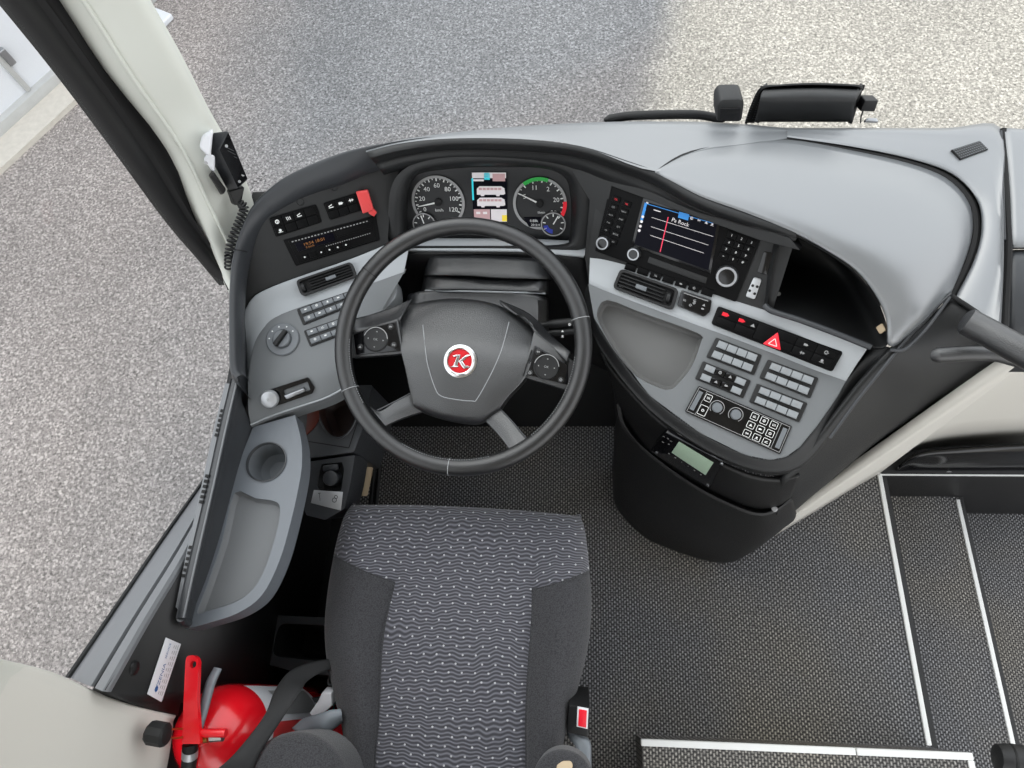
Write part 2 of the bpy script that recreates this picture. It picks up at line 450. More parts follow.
def asphalt_mat():
    m, nt, b = new_mat('speckled_asphalt')
    tc = N(nt, 'TexCoord'); sep = N(nt, 'SeparateXYZ'); nt.links.new(tc.outputs['Object'], sep.inputs[0])
    v = N(nt, 'TexVoronoi', i_Scale=105); nt.links.new(tc.outputs['Object'], v.inputs['Vector'])
    v2 = N(nt, 'TexNoise', i_Scale=70, i_Detail=6, i_Roughness=.75); nt.links.new(tc.outputs['Object'], v2.inputs['Vector'])
    big = N(nt, 'TexNoise', i_Scale=.9, i_Detail=5, i_Roughness=.6); nt.links.new(tc.outputs['Object'], big.inputs['Vector'])
    wob = math_n(nt, 'MULTIPLY', math_n(nt, 'SUBTRACT', big.outputs['Fac'], .5), 1.1)
    # older gravelly strip towards the door side, dark newer patch ahead, warm dusty margin by the wall
    def ramp(val, a, bb):
        mr = N(nt, 'MapRange'); mr.interpolation_type = 'SMOOTHSTEP'
        nt.links.new(val, mr.inputs['Value']); mr.inputs['From Min'].default_value = a; mr.inputs['From Max'].default_value = bb
        return mr.outputs[0]
    gravel = ramp(math_n(nt, 'ADD', math_n(nt, 'SUBTRACT', sep.outputs[0], math_n(nt, 'MULTIPLY', math_n(nt, 'SUBTRACT', sep.outputs[1], 2.6), .28)), math_n(nt, 'MULTIPLY', wob, .35)), .30, .62)
    ahead = ramp(math_n(nt, 'ADD', math_n(nt, 'SUBTRACT', sep.outputs[1], math_n(nt, 'MULTIPLY', sep.outputs[0], .35)), wob), 2.75, 3.3)
    side = ramp(math_n(nt, 'ADD', math_n(nt, 'MULTIPLY', sep.outputs[0], -1), wob), 1.1, 2.3)
    col = mixc(nt, ahead, lin((126, 123, 122)), lin((122, 122, 123)))
    col = mixc(nt, side, col, lin((148, 141, 137)))
    col = mixc(nt, gravel, col, lin((160, 155, 146)))
    sepc = N(nt, 'SeparateColor'); nt.links.new(v.outputs['Color'], sepc.inputs[0])
    spk = math_n(nt, 'POWER', sepc.outputs[0], 3.0)
    k = math_n(nt, 'ADD', math_n(nt, 'MULTIPLY', math_n(nt, 'SUBTRACT', v2.outputs['Fac'], .5), 3.4), math_n(nt, 'ADD', .78, math_n(nt, 'MULTIPLY', spk, .85)))
    k2 = math_n(nt, 'MULTIPLY', k, math_n(nt, 'ADD', .72, math_n(nt, 'MULTIPLY', big.outputs['Fac'], .56)))
    mul = N(nt, 'Mix'); mul.data_type = 'RGBA'; mul.blend_type = 'MULTIPLY'; mul.inputs[0].default_value = 1
    cc = N(nt, 'CombineColor')
    for i in range(3): nt.links.new(k2, cc.inputs[i])
    nt.links.new(col, mul.inputs[6]); nt.links.new(cc.outputs[0], mul.inputs[7])
    nt.links.new(mul.outputs[2], b.inputs['Base Color'])
    b.inputs['Roughness'].default_value = .9; b.inputs['Specular IOR Level'].default_value = .25
    bp = N(nt, 'Bump', i_Strength=.5, i_Distance=.01); nt.links.new(v2.outputs['Fac'], bp.inputs['Height']); nt.links.new(bp.outputs[0], b.inputs['Normal'])
    return m
M['asphalt'] = asphalt_mat()

def glass_mat():
    m = bpy.data.materials.new('window_glass'); m.use_nodes = True; nt = m.node_tree
    for n in list(nt.nodes): nt.nodes.remove(n)
    out = N(nt, 'OutputMaterial'); t = N(nt, 'BsdfTransparent'); g = N(nt, 'BsdfGlossy', i_Roughness=.02)
    t.inputs['Color'].default_value = (.96, .975, .97, 1)
    lw = N(nt, 'LayerWeight', i_Blend=.5); mx = N(nt, 'MixShader')
    fz = math_n(nt, 'ADD', .012, math_n(nt, 'MULTIPLY', math_n(nt, 'POWER', lw.outputs['Facing'], 5.0), .6))
    nt.links.new(fz, mx.inputs[0]); nt.links.new(t.outputs[0], mx.inputs[1]); nt.links.new(g.outputs[0], mx.inputs[2])
    nt.links.new(mx.outputs[0], out.inputs[0])
    return m
M['glass'] = glass_mat()

# ---------------------------------------------------------------- camera, sky
cam = bpy.data.cameras.new('camera'); co = bpy.data.objects.new('camera', cam); COL.objects.link(co)
cam.sensor_width = 36; cam.lens = FOC / 1024 * 36; cam.clip_start = .02; cam.clip_end = 200
r_, u_, b_ = MW @ A(1, 0, 0), MW @ A(0, -1, 0), MW @ A(0, 0, -1)
co.matrix_world = Matrix(((r_[0], u_[0], b_[0], EYE[0]), (r_[1], u_[1], b_[1], EYE[1]), (r_[2], u_[2], b_[2], EYE[2]), (0, 0, 0, 1)))
SC.camera = co
w = bpy.data.worlds.new('overcast_sky'); SC.world = w; w.use_nodes = True; nt = w.node_tree
bg = nt.nodes['Background']
tc = N(nt, 'TexCoord'); sp = N(nt, 'SeparateXYZ'); nt.links.new(tc.outputs['Generated'], sp.inputs[0])
f = math_n(nt, 'MAXIMUM', sp.outputs[2], 0.0)
nt.links.new(mixc(nt, f, (.98, .99, 1, 1), (.90, .94, 1, 1)), bg.inputs['Color'])
bg.inputs['Strength'].default_value = 2.2
sun = bpy.data.lights.new('sun', 'SUN'); sun.energy = 1.2; sun.angle = math.radians(50); sun.color = (1, .97, .92)
so = bpy.data.objects.new('sun', sun); COL.objects.link(so)
so.rotation_euler = Vector((.55, -.6, -1)).to_track_quat('-Z', 'Y').to_euler()   # from ahead, high
SC.view_settings.view_transform = 'Standard'; SC.view_settings.look = 'None'
SC.view_settings.gamma = 1; SC.view_settings.use_curve_mapping = False; SC.view_settings.exposure = 0
try:
    SC.cycles.use_denoising = True; SC.cycles.denoiser = 'OPENIMAGEDENOISE'
    SC.cycles.max_bounces = 6; SC.cycles.transparent_max_bounces = 12; SC.cycles.caustics_reflective = False; SC.cycles.caustics_refractive = False
except Exception: pass
# ================================================================ SETTING
def quadmesh(name, pts, m, **k):
    b = MB(); b.add(pts, [tuple(range(len(pts)))]); return b.build(name, m, **k)
GZ = -1.0
g = struct(quadmesh('ground', [(-25, -10, GZ), (25, -10, GZ), (25, 40, GZ), (-25, 40, GZ)], M['asphalt']))

# floor, steps, aisle landing
b = MB(); box(b, (-.47, -1.5, -.06), (1.035, 1.02, 0)); struct(b.build('floor', M['carpet']))
def step(lo, hi, edge):
    b = MB(); box(b, lo, hi); st = struct(b.build('floor_step', M['carpet']))
    b = MB(); box(b, *edge); n = b.build('nosing', M['white'], st, bevel=.002); lab(n, 'white step edge strip'); return st
S0 = MB(); box(S0, (1.0255, -.085, -.012), (1.0375, .565, .0035)); n0 = struct(S0.build('trim_1', M['white'], bevel=.002))
step((1.0365, -1.5, -.26), (1.322, .556, -.2), ((1.312, -.085, -.212), (1.324, .548, -.1965)))
b = MB(); box(b, (1.322, -1.5, -.46), (1.9, .56, -.4)); struct(b.build('floor_entrance', M['carpet']))
b = MB(); box(b, (1.0365, -1.5, -.2), (1.05, .556, -.002)); box(b, (1.322, -1.5, -.4), (1.335, .556, -.2)); struct(b.build('floor_risers', M['darker']))
b = MB(); box(b, (.362, -1.5, 0), (1.028, -.088, .2)); st = struct(b.build('floor_landing', M['carpet']))
b = MB(); box(b, (.36, -.1, .187), (.80, -.086, .2035)); lab(b.build('nosing', M['white'], st, bevel=.002), 'white landing edge strip')
b = MB(); box(b, (.802, -.1, .187), (1.03, -.086, .2035)); b.build('nosing', M['white'], st, bevel=.002)
b = MB(); box(b, (1.018, -1.5, .187), (1.03, -.1, .2035)); b.build('nosing', M['white'], st, bevel=.002)

# ceiling and rear so that light comes only through the windows
b = MB(); box(b, (-.55, -2.6, 2.25), (1.95, .5, 2.3)); struct(b.build('ceiling', M['beige']))
b = MB(); box(b, (-.55, -2.6, -.1), (-.49, -.62, 1.0)); box(b, (-.55, -2.6, 1.9), (-.49, -.62, 2.25)); struct(b.build('wall_rear_side', M['beige']))

# ---- driver's side wall under the sill (black sheet with pressed button)
b = MB()
ws = [A(-.46, .95, .66), A(-.46, .60, .66), PX(215, 500, -.46), PX(195, 545, -.46), PX(105, 690, -.462), PX(135, 704, -.462), PX(168, 715, -.462), A(-.462, -.060, .63)]
wb = [A(-.46, p[1], 0 if p[1] > -.03 else .62) for p in ws]
n = len(ws); b.add(ws + wb, [(i, i + 1, n + i + 1, n + i) for i in range(n - 1)])
wl = struct(b.build('wall_left', M['darker'], solid=.02))
b = MB(); box(b, (-.54, -.9, 0), (-.50, -.02, .66)); b.build('wall_recess', M['pit'], wl)
WF = Fr.axes((-.46, 0, .7), (0, 1, 0), (1, 0, 0))
b = MB(); q = WF.l(134, 668)
lathe(b, WF, q[0], q[1], [(.011, 0), (.010, .003), (.006, .0045), (.0001, .005)]); b.build('wall_plug', M['darker'], wl)
# ---- sill: two raised bands running up to the rear
E1 = [PX(214, 470, -.525), PX(170, 533, -.525), PX(120, 607, -.525), PX(72, 678, -.525)]
E2 = [PX(212, 500, -.46), PX(185, 556, -.46), PX(148, 618, -.46), PX(106, 692, -.46)]
b = MB(); rows = []
prof = [(-.05, -.02), (0, .0), (.0, .004), (.36, .004), (.60, .004), (.63, -.004), (.69, -.004), (.72, .004), (.94, .004), (1.0, -.003), (1.0, -.012)]
for t, h in prof: rows.append([E1[i] * (1 - t) + E2[i] * t + A(0, 0, h) for i in range(4)])
loft(b, rows, ku=1, kv=4); sl = struct(b.build('trim_2', M['sill']))
b = MB(); rows = []
for t, h in ((-.06, -.03), (-.085, .004), (-.05, .012), (.0, .010), (.02, -.01)): rows.append([E1[i] * (1 - t) + E2[i] * t + A(0, 0, h) for i in range(4)])
loft(b, rows, ku=1, kv=4); struct(b.build('trim_3', M['rubber'])); 

# ---- windscreen pillar (cream) with the black window frame beside it
L = [PX(-5, -95, -.475), PX(64, 0, -.475), PX(112, 74, -.475), PX(168, 150, -.475), PX(198, 213, -.475), PX(224, 266, -.475), PX(240, 300, -.475)]
Rr = [PY(90, -90, .9), PY(142, 0, .9), PY(184, 72, .9), PY(213, 128, .905), PY(235, 166, .91), PY(251, 200, .915), PY(262, 230, .92)]
b = MB(); rows = []
for l, r in zip(L, Rr):
    m1 = l * .72 + r * .28 + A(.010, -.010, 0); m2 = l * .3 + r * .7 + A(.012, -.012, 0)
    rows.append([l + A(-.03, .02, 0), l, m1, m2, r, r + A(-.02, .05, 0)])
loft(b, rows, ku=3, kv=3); pl = struct(b.build('pillar_windscreen', M['pillar'], solid=.006, ang=60))
b = MB(); tube(b, smooth([l * .78 + r * .22 + A(.010, -.010, 0) for l, r in zip(L, Rr)], 4), .0035, 8); b.build('pillar_fold', M['pillar'], pl)
O_ = [PX(-60, -85, -.5), PX(10, 0, -.5), PX(70, 76, -.5), PX(130, 158, -.5), PX(176, 222, -.5), PX(206, 258, -.5), PX(228, 285, -.5)]
I_ = [PX(-10, -85, -.49), PX(58, 0, -.49), PX(108, 76, -.49), PX(160, 150, -.49), PX(189, 205, -.49), PX(214, 248, -.49), PX(232, 290, -.49)]
b = MB(); rows = []
for o, i in zip(O_, I_):
    rows.append([o + A(-.02, 0, 0), o + A(.002, 0, 0), o * .8 + i * .2 + A(.006, 0, 0), o * .55 + i * .45 + A(.004, 0, 0), o * .48 + i * .52 + A(.013, 0, 0), o * .42 + i * .58 + A(.003, 0, 0), o * .25 + i * .75 + A(-.006, 0, 0), o * .08 + i * .92 + A(-.006, 0, 0), i + A(.012, 0, 0), i + A(-.01, 0, 0)])
loft(b, rows, ku=3, kv=2); wfr = struct(b.build('trim_4', M['rubber'], ang=50))
# ---- rear pillar panel (cream, bottom left of the side window)
RF = [PX(-60, 645, -.53), PX(0, 660, -.525), PX(48, 672, -.51), PX(98, 694, -.485), PX(140, 708, -.465), PX(174, 716, -.452)]
b = MB(); rows = []
for dy, dz, dx in ((.0, -.05, -.03), (.0, -.006, 0), (-.008, .006, .004), (-.03, .008, .008), (-.12, .006, .010), (-.6, 0, .010)):
    rows.append([p + A(dx, dy, dz) for p in RF])
loft(b, rows, ku=3, kv=3); pr = struct(b.build('pillar_rear', M['beige'], solid=.01, ang=60))

# ---- glass
b = MB(); gy = [(.66, .78)]
sidepts = [A(-.505, .80, .66), A(-.505, .90, 2.2), A(-.505, -.62, 2.2), A(-.505, -.62, .8), A(-.518, 0, .84), A(-.518, .36, .60), A(-.505, .6, .6)]
b.add(sidepts, [tuple(range(7))]); w2 = struct(b.build('window_2', M['glass']))
b = MB(); base = [(-.53, .93), (-.42, 1.0), (-.2, 1.07), (.2, 1.11), (.7, 1.11), (1.2, 1.07), (1.7, .95)]
loft(b, [[A(x, y + .03, .55) for x, y in base], [A(x, y - .02, 1.2) for x, y in base], [A(x, y - .10, 1.75) for x, y in base], [A(x, y - .26, 2.2) for x, y in base], [A(x, y - .62, 2.36) for x, y in base]], ku=4, kv=4)
w1 = struct(b.build('window_1', M['glass']))
# faint etched batch mark low on the windscreen
EF = Fr.px((250, 186, .88), (266, 172, .905), (256, 192, .87)); b = MB()
for k in range(5):
    p0 = EF.l(251 + k * 2.6, 184 - k * 2.6); line(b, EF, p0, p0 + A(.006, .004), .0012, 0); line(b, EF, p0 + A(.003, .006), p0 + A(.007, .009), .001, 0)
b.build('glass_stamp', M['darker'], w1)

# ================================================================ OUTSIDE
t = thing('building', 'pale grey sheet clad building with grey plinth beyond the side window', 'building', (-3.2, 3.0, GZ))
a0 = P(0, 137, GZ); a1 = P(66, 77, GZ); dr = nrm(a1 - a0); nn = A(-dr[1], dr[0], 0)
if nn[0] > 0: nn = -nn
BF = Fr.axes(a0 + A(0, 0, 0), dr, -nn)         # x along wall, y down
b = MB(); prism(b, BF, rect(-4, -3.2, 4.5, 0), -.3, 0); b.build('wall_cladding', M['wallp'], t)
b = MB(); prism(b, BF, rect(-4, -.09, 4.5, 0), 0, .05, .008); b.build('plinth', M['plinth'], t)
b = MB()
for x in (-1.9, -1.2, .62, 1.4, 2.2):
    b = MB(); prism(b, BF, rect(x - .02, -3.2, x + .02, -.09), 0, .012, .004); b.build('sheet_rib', M['wallp'], t)
q = BF.l(30, 92); b = MB(); prism(b, BF, rect(q[0] - .015, -3.0, q[0] + .015, -.09), 0, .02, .005); b.build('door_jamb', M['plinth'], t)
q = BF.l(5, 56); b = MB(); prism(b, BF, rounded(rect(q[0] - .02, q[1] - .05, q[0] + .02, q[1] + .05), .008), 0, .03, .006); b.build('hinge', M['steel'], t)
# kerb of pale concrete along the wall
b = MB(); c = [a0 - dr * 4 - nn * .0, a1 + dr * .25, a1 + dr * .25 - nn * .24, a0 - dr * 4 - nn * .24]
b.add([p + A(0, 0, h) for h in (0, .03) for p in c], [(0, 1, 2, 3), (4, 5, 6, 7), (0, 1, 5, 4), (1, 2, 6, 5), (2, 3, 7, 6), (3, 0, 4, 7)])
struct(b.build('kerb', M['concrete']))
t = [P(130, -6, GZ), P(150, 9, GZ), P(175, 19, GZ), P(154, 40, GZ), P(120, 30, GZ)]
b = MB(); b.add([p + A(0, 0, h) for h in (.0, .04) for p in t], [(0, 1, 2, 3, 4), (5, 6, 7, 8, 9)] + [(i, (i + 1) % 5, 5 + (i + 1) % 5, 5 + i) for i in range(5)])
tag(b.build('ground_patch', M['wallp'], bevel=.01), 'pale flat patch on the asphalt just outside the cream windscreen pillar', 'slab')  # pale five-sided patch raised slightly off the asphalt

# ================================================================ DASHBOARD
D = thing('dashboard', 'wide charcoal moulded dashboard sweeping below the windscreen', 'dashboard', (.3, .9, .8))
# rolled edge round the driver
A1 = [(236, 379, .775), (229, 370, .783), (228, 335, .80), (228.5, 285, .825), (233, 250, .845), (249, 208, .872), (274, 182, .892), (298, 167.5, .905), (337, 151.5, .918), (368, 144.5, .922), (415, 137, .926), (450, 134.5, .928)]
A3 = [(245, 376, .768), (240, 367, .772), (239.5, 335, .785), (240.5, 290, .805), (246, 252, .825), (261, 222, .845), (281, 204.5, .86), (308, 189, .872), (340, 177, .88), (374, 162.5, .888), (420, 152.5, .898), (450, 150, .905)]
def off(r, dx, dy, dz): return [P(*p) + A(dx, dy, dz) for p in r]
a1 = [P(*p) for p in A1]; a3 = [P(*p) for p in A3]
cen = P(440, 260, .75)
outv = [nrm((p - cen) * A(1, 1, 0)) for p in a1]
rows = [[p + o * .012 + A(0, 0, -.12) for p, o in zip(a1, outv)], [p + o * .006 + A(0, 0, -.035) for p, o in zip(a1, outv)], [p + o * .001 + A(0, 0, -.010) for p, o in zip(a1, outv)],
        [p * .8 + q * .2 + A(0, 0, .004) for p, q in zip(a1, a3)], [p * .35 + q * .65 + A(0, 0, .008) for p, q in zip(a1, a3)], [p * .05 + q * .95 + A(0, 0, .003) for p, q in zip(a1, a3)],
        [q + A(0, 0, -.012) for q in a3], [q * .85 + p * .15 + A(0, 0, -.03) for p, q in zip(a1, a3)]]
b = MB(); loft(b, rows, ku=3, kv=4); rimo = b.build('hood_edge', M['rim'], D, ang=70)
b = MB(); tube(b, [P(231, 249, .845) , P(235, 249.5, .857), P(241, 250.5, .850), P(247, 252, .83)], .0012, 6); b.build('edge_joint', M['pit'], rimo)
# broad skin on top, from the driver to the seam
H0 = [(366, 149, .885), (400, 140, .895), (450, 133, .90), (520, 126.5, .895), (600, 122.5, .885), (660, 122, .88), (720, 123, .875), (787, 128, .87)]
H1 = [(366, 150, .91), (400, 141, .915), (450, 134, .92), (520, 129, .915), (600, 128, .905), (665, 130, .895), (728, 132, .885), (787, 132, .88)]
H2 = [(366, 151, .915), (400, 142.5, .923), (450, 136, .928), (520, 134, .929), (590, 138, .922), (650, 148, .912), (715, 139, .894), (787, 136, .884)]
H3 = [(366, 152, .917), (400, 143.5, .925), (450, 138.5, .93), (520, 139, .934), (580, 146, .934), (655, 171, .928), (692, 152, .908), (787, 138.5, .886)]
H4 = [(372, 160, .905), (403, 152, .912), (450, 146, .918), (520, 147, .921), (574, 153, .92), (652, 178, .915), (655, 172, .90), (787, 138.5, .87)]
b = MB(); lp(b, [[(p[0], p[1], p[2] - .08) for p in H0], H0, H1, H2, H3], ku=4, kv=5)
tp = b.build('top_skin', M['hood'], D, ang=60)
# edge face below the top skin over the instruments
K0 = [(366, 152, .918), (400, 143.5, .926), (450, 138.5, .931), (520, 139, .935), (580, 146, .935), (625, 160, .931), (660, 173, .926), (702, 196, .918), (745, 212, .914), (796, 233, .907)]
K1 = [(370, 158, .915), (402, 150, .922), (450, 144, .926), (520, 145, .93), (578, 151, .93), (622, 165, .926), (656, 178, .921), (698, 202, .914), (742, 219, .909), (796, 235, .904)]
K2 = [(376, 164, .895), (405, 156, .90), (450, 150, .905), (520, 151, .907), (576, 157, .907), (618, 171, .904), (652, 184, .90), (692, 206, .896), (738, 223, .892), (796, 237, .902)]
K3 = [(380, 170, .885), (408, 162, .89), (450, 157, .892), (520, 158, .892), (573, 164, .892), (612, 177, .89), (646, 189, .888), (690, 209, .886), (736, 226, .882), (796, 239, .900)]
K4 = [(384, 175, .865), (410, 168, .87), (450, 162, .872), (520, 162, .872), (570, 168, .872), (606, 182, .872), (640, 194, .872), (688, 212, .87), (734, 230, .868), (795, 241, .897)]
b = MB(); lp(b, [K0, K1, K2, K3, K4], ku=3, kv=4); b.build('hood_lip', M['dark'], D, ang=50, solid=.01)
b = MB(); tube(b, smooth([P(*p) + A(0, -.001, .0) for p in K2], 4), .0016, 6); b.build('lip_joint', M['pit'], D)

# storage lid (big right-hand skin)
cols = [[(655, 171, .928), (656, 172, .928), (657, 173, .927), (657, 173.5, .926)],
        [(691, 152.5, .909), (684, 163, .922), (676, 176, .926), (672, 181, .924)],
        [(737, 143.5, .895), (727, 160, .918), (712, 184, .924), (702, 196.5, .919)],
        [(787, 139.5, .886), (778, 165, .914), (758, 195, .922), (745, 212, .915)],
        [(850, 150, .88), (842, 178, .908), (812, 215, .916), (792, 231, .908)],
        [(908, 163, .874), (892, 190, .90), (852, 232, .906), (826, 249.5, .897)],
        [(946, 178, .868), (924, 206, .89), (884, 250, .895), (856, 270, .88)],
        [(968, 201, .862), (946, 228, .88), (908, 272, .88), (876, 295, .86)],
        [(973, 228, .855), (954, 252, .868), (918, 296, .86), (887, 320, .835)],
        [(966, 258, .848), (950, 276, .854), (922, 314, .84), (890, 346, .81)],
        [(951, 294, .835), (942, 304, .83), (926, 322, .815), (908, 338, .80)]]
rows = [[cols[c][r] for c in range(len(cols))] for r in range(4)]
b = MB(); lp(b, rows, ku=6, kv=4); b.build('storage_lid', M['hood'], D, ang=60, solid=.006)
# groove and outer pad
gro = [(655, 171, .927), (691, 152, .908), (737, 142.5, .893), (787, 138.5, .885), (850, 148.5, .88), (909, 161, .874), (949, 176, .868), (972, 200, .862), (977, 228, .855), (970, 259, .848), (952, 296, .833)]
b = MB(); tube(b, smooth([A(*P(*p)) + A(0, 0, -.008) for p in gro], 5), .0085, 8); b.build('lid_groove', M['pit'], D)
G2 = [(787, 137, .887), (852, 146.5, .883), (912, 159, .877), (953, 174, .872), (977, 199, .867), (982, 228, .86), (975, 260, .853), (957, 297, .838)]
G3 = [(787, 134, .885), (858, 141, .883), (924, 153, .879), (966, 168, .876), (986, 197, .873), (990, 230, .867), (985, 266, .858), (970, 308, .842)]
G4 = [(787, 131, .882), (862, 134, .88), (940, 140, .878), (990, 150, .877), (998, 196, .876), (1001, 236, .868), (1000, 272, .858), (988, 322, .842)]
G5 = [(787, 128, .87), (862, 128.3, .87), (945, 128.8, .87), (1000, 129, .87), (1003, 196, .872), (1004, 240, .866), (1003, 282, .855), (1000, 340, .838)]
G6 = [(p[0], p[1], p[2] - .09) for p in G5]
b = MB(); lp(b, [[(p[0], p[1], p[2] - .015) for p in G2], G2, G3, G4, G5, G6], ku=3, kv=5); b.build('outer_pad', M['hood'], D, ang=60)
# flank: faces the driver, sweeps from the lid down to the foot of the console
FL = [[(951, 295, .832), (968, 308, .838), (1000, 332, .836), (1012, 350, .80), (1008, 366, .74)],
      [(925, 322, .812), (945, 335, .80), (972, 352, .77), (985, 368, .73), (985, 378, .69)],
      [(890, 352, .795), (912, 366, .76), (930, 380, .72), (945, 390, .68), (950, 393, .65)],
      [(868, 376, .76), (884, 392, .71), (896, 408, .66), (904, 420, .61), (910, 420, .575)],
      [(845, 405, .725), (858, 422, .66), (866, 438, .59), (870, 447, .53), (868, 449, .49)],
      [(822, 436, .69), (830, 454, .60), (834, 468, .52), (836, 476, .44), (832, 479, .40)],
      [(800, 464, .65), (800, 484, .54), (798, 498, .44), (796, 508, .33), (792, 514, .28)],
      [(783, 480, .62), (779, 502, .47), (772, 520, .32), (766, 536, .17), (762, 541, .08)]]
b = MB(); loft(b, [[P(r[-1][0] + 1.5, r[-1][1] + 2.5, r[-1][2] - .006), P(r[-1][0] + 1.5, r[-1][1] + 2.5, r[-1][2] - .006) + A(.012, .04, .0), P(*r[-1]) + A(.05, .18, .0)] for r in FL], ku=4, kv=3); b.build('flank_light_block', M['dark'], D)  # skirt added to block light leaking in behind the flank
b = MB(); lp(b, FL, ku=4, kv=3); b.build('flank_panel', M['dark'], D, ang=60, solid=.008)
b = MB(); tube(b, smooth([P(*p) for p in ((951, 294, .838), (932, 311, .826), (905, 341, .806), (880, 372, .775), (856, 402, .738), (830, 438, .698))], 4), .0028, 8); b.build('flank_bead', M['rim'], D)
b = MB(); tube(b, smooth([P(*p) for p in ((890, 350, .80), (905, 349, .803), (925, 330, .818), (950, 297, .838))], 5), .003, 8); b.build('lid_bead', M['rim'], D)
b = MB(); tube(b, [P(952, 296, .838), P(966, 305, .843), P(985, 318, .843)], .004, 8); b.build('flank_joint', M['pit'], D)

# left fascia
LF = Fr.px((265, 245, .81), (372, 205, .815), (300, 277, .752))
fas = [(240, 372), (239, 330), (240, 290), (245, 252), (259, 222), (280, 203), (308, 187), (337, 175), (361, 165), (385, 158), (408, 157), (400, 172), (392, 190), (388, 240), (405, 262), (352, 259), (275, 286), (251, 304), (243, 335)]
b = MB(); prism(b, LF, LF.ls(fas), -.03, 0); b.build('switch_fascia', M['dark'], D, bevel=.002)
# instrument surround: deep bezel
CL = Fr.px((412, 170, .835), (568, 170, .835), (412, 243, .705))
ring0 = [(388, 243), (388, 214), (391, 188), (402, 171), (426, 160), (480, 155), (545, 158), (582, 170), (592, 190), (593, 215), (592, 240), (578, 250), (530, 251), (480, 251), (430, 250), (402, 249)]
ring1 = [(402, 244), (401, 214), (404, 192), (412, 176), (430, 168), (480, 163), (542, 166), (569, 176), (577, 194), (578, 215), (574, 238), (566, 245), (530, 246), (480, 246), (430, 246), (410, 246)]
ring2 = [(409, 242), (407, 214), (409, 192), (415, 177), (432, 171), (480, 167), (540, 168), (564, 177), (570, 194), (571, 215), (569, 238), (562, 242), (530, 242), (480, 242), (430, 242), (414, 242)]
b = MB(); loft(b, [[CL.hit(*p, .045) for p in ring0], [CL.hit(*p, .042) for p in ring1], [CL.hit(*p, .0) for p in ring2]], ku=3, kv=4, closed=True)
b.build('instrument_surround', M['dark'], D, ang=50)
# face between the instruments and the radio
CF = Fr.px((592, 185, .86), (612, 192, .862), (594, 256, .757))
b = MB(); prism(b, CF, CF.ls([(566, 160), (600, 168), (640, 182), (700, 206), (790, 238), (800, 250), (760, 240), (612, 186), (598, 250), (600, 290), (590, 290), (585, 256), (590, 200)]), -.03, .002); b.build('centre_fascia', M['dark'], D, bevel=.001)
# bright ledge under the instruments and the dark knee face below it
b = MB(); lp(b, [[(404, 238, .722), (480, 238.5, .725), (530, 239, .725), (580, 241, .722)], [(402, 241, .733), (480, 241, .735), (530, 242, .735), (592, 245, .733)], [(404, 249.5, .735), (480, 250, .737), (530, 251, .737), (584, 256, .735)], [(404, 252, .722), (480, 252, .725), (530, 253, .725), (584, 258, .722)]], ku=4, kv=4)
b.build('instrument_ledge', M['trim'], D, ang=60)
b = MB(); lp(b, [[(385, 238, .73), (405, 251, .728), (480, 252, .73), (530, 253, .73), (592, 257, .725)], [(390, 250, .70), (408, 262, .70), (480, 262, .70), (530, 263, .70), (594, 275, .69)], [(400, 285, .60), (420, 300, .55), (480, 300, .55), (530, 300, .55), (600, 330, .55)], [(400, 330, .30), (420, 340, .28), (480, 340, .28), (540, 340, .28), (608, 372, .3)]], ku=3, kv=4)
b.build('knee_panel', M['darker'], D, ang=60, solid=.01)
# bulkhead below, closes the footwell
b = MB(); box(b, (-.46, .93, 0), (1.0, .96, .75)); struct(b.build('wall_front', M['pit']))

b = MB(); b.add([A(-.46, .70, .004), A(.36, .70, .004), A(.36, .93, .34), A(-.46, .93, .34)], [(0, 1, 2, 3)]); struct(b.build('floor_footwell_shade', M['pit'], solid=.02))  # black sloping sheet added to darken the shaded front of the footwell
b = MB(); loft(b, [[P(q[0] + 7, q[1] - 7, q[2] - .022) for q in gro[3:]], [P(q[0] - 3, q[1] + 5, q[2] - .026) for q in gro[3:]], [P(q[0] - 3, q[1] + 8, q[2] - .06) for q in gro[3:]]], ku=2, kv=4); b.build('groove_backing', M['pit'], D)
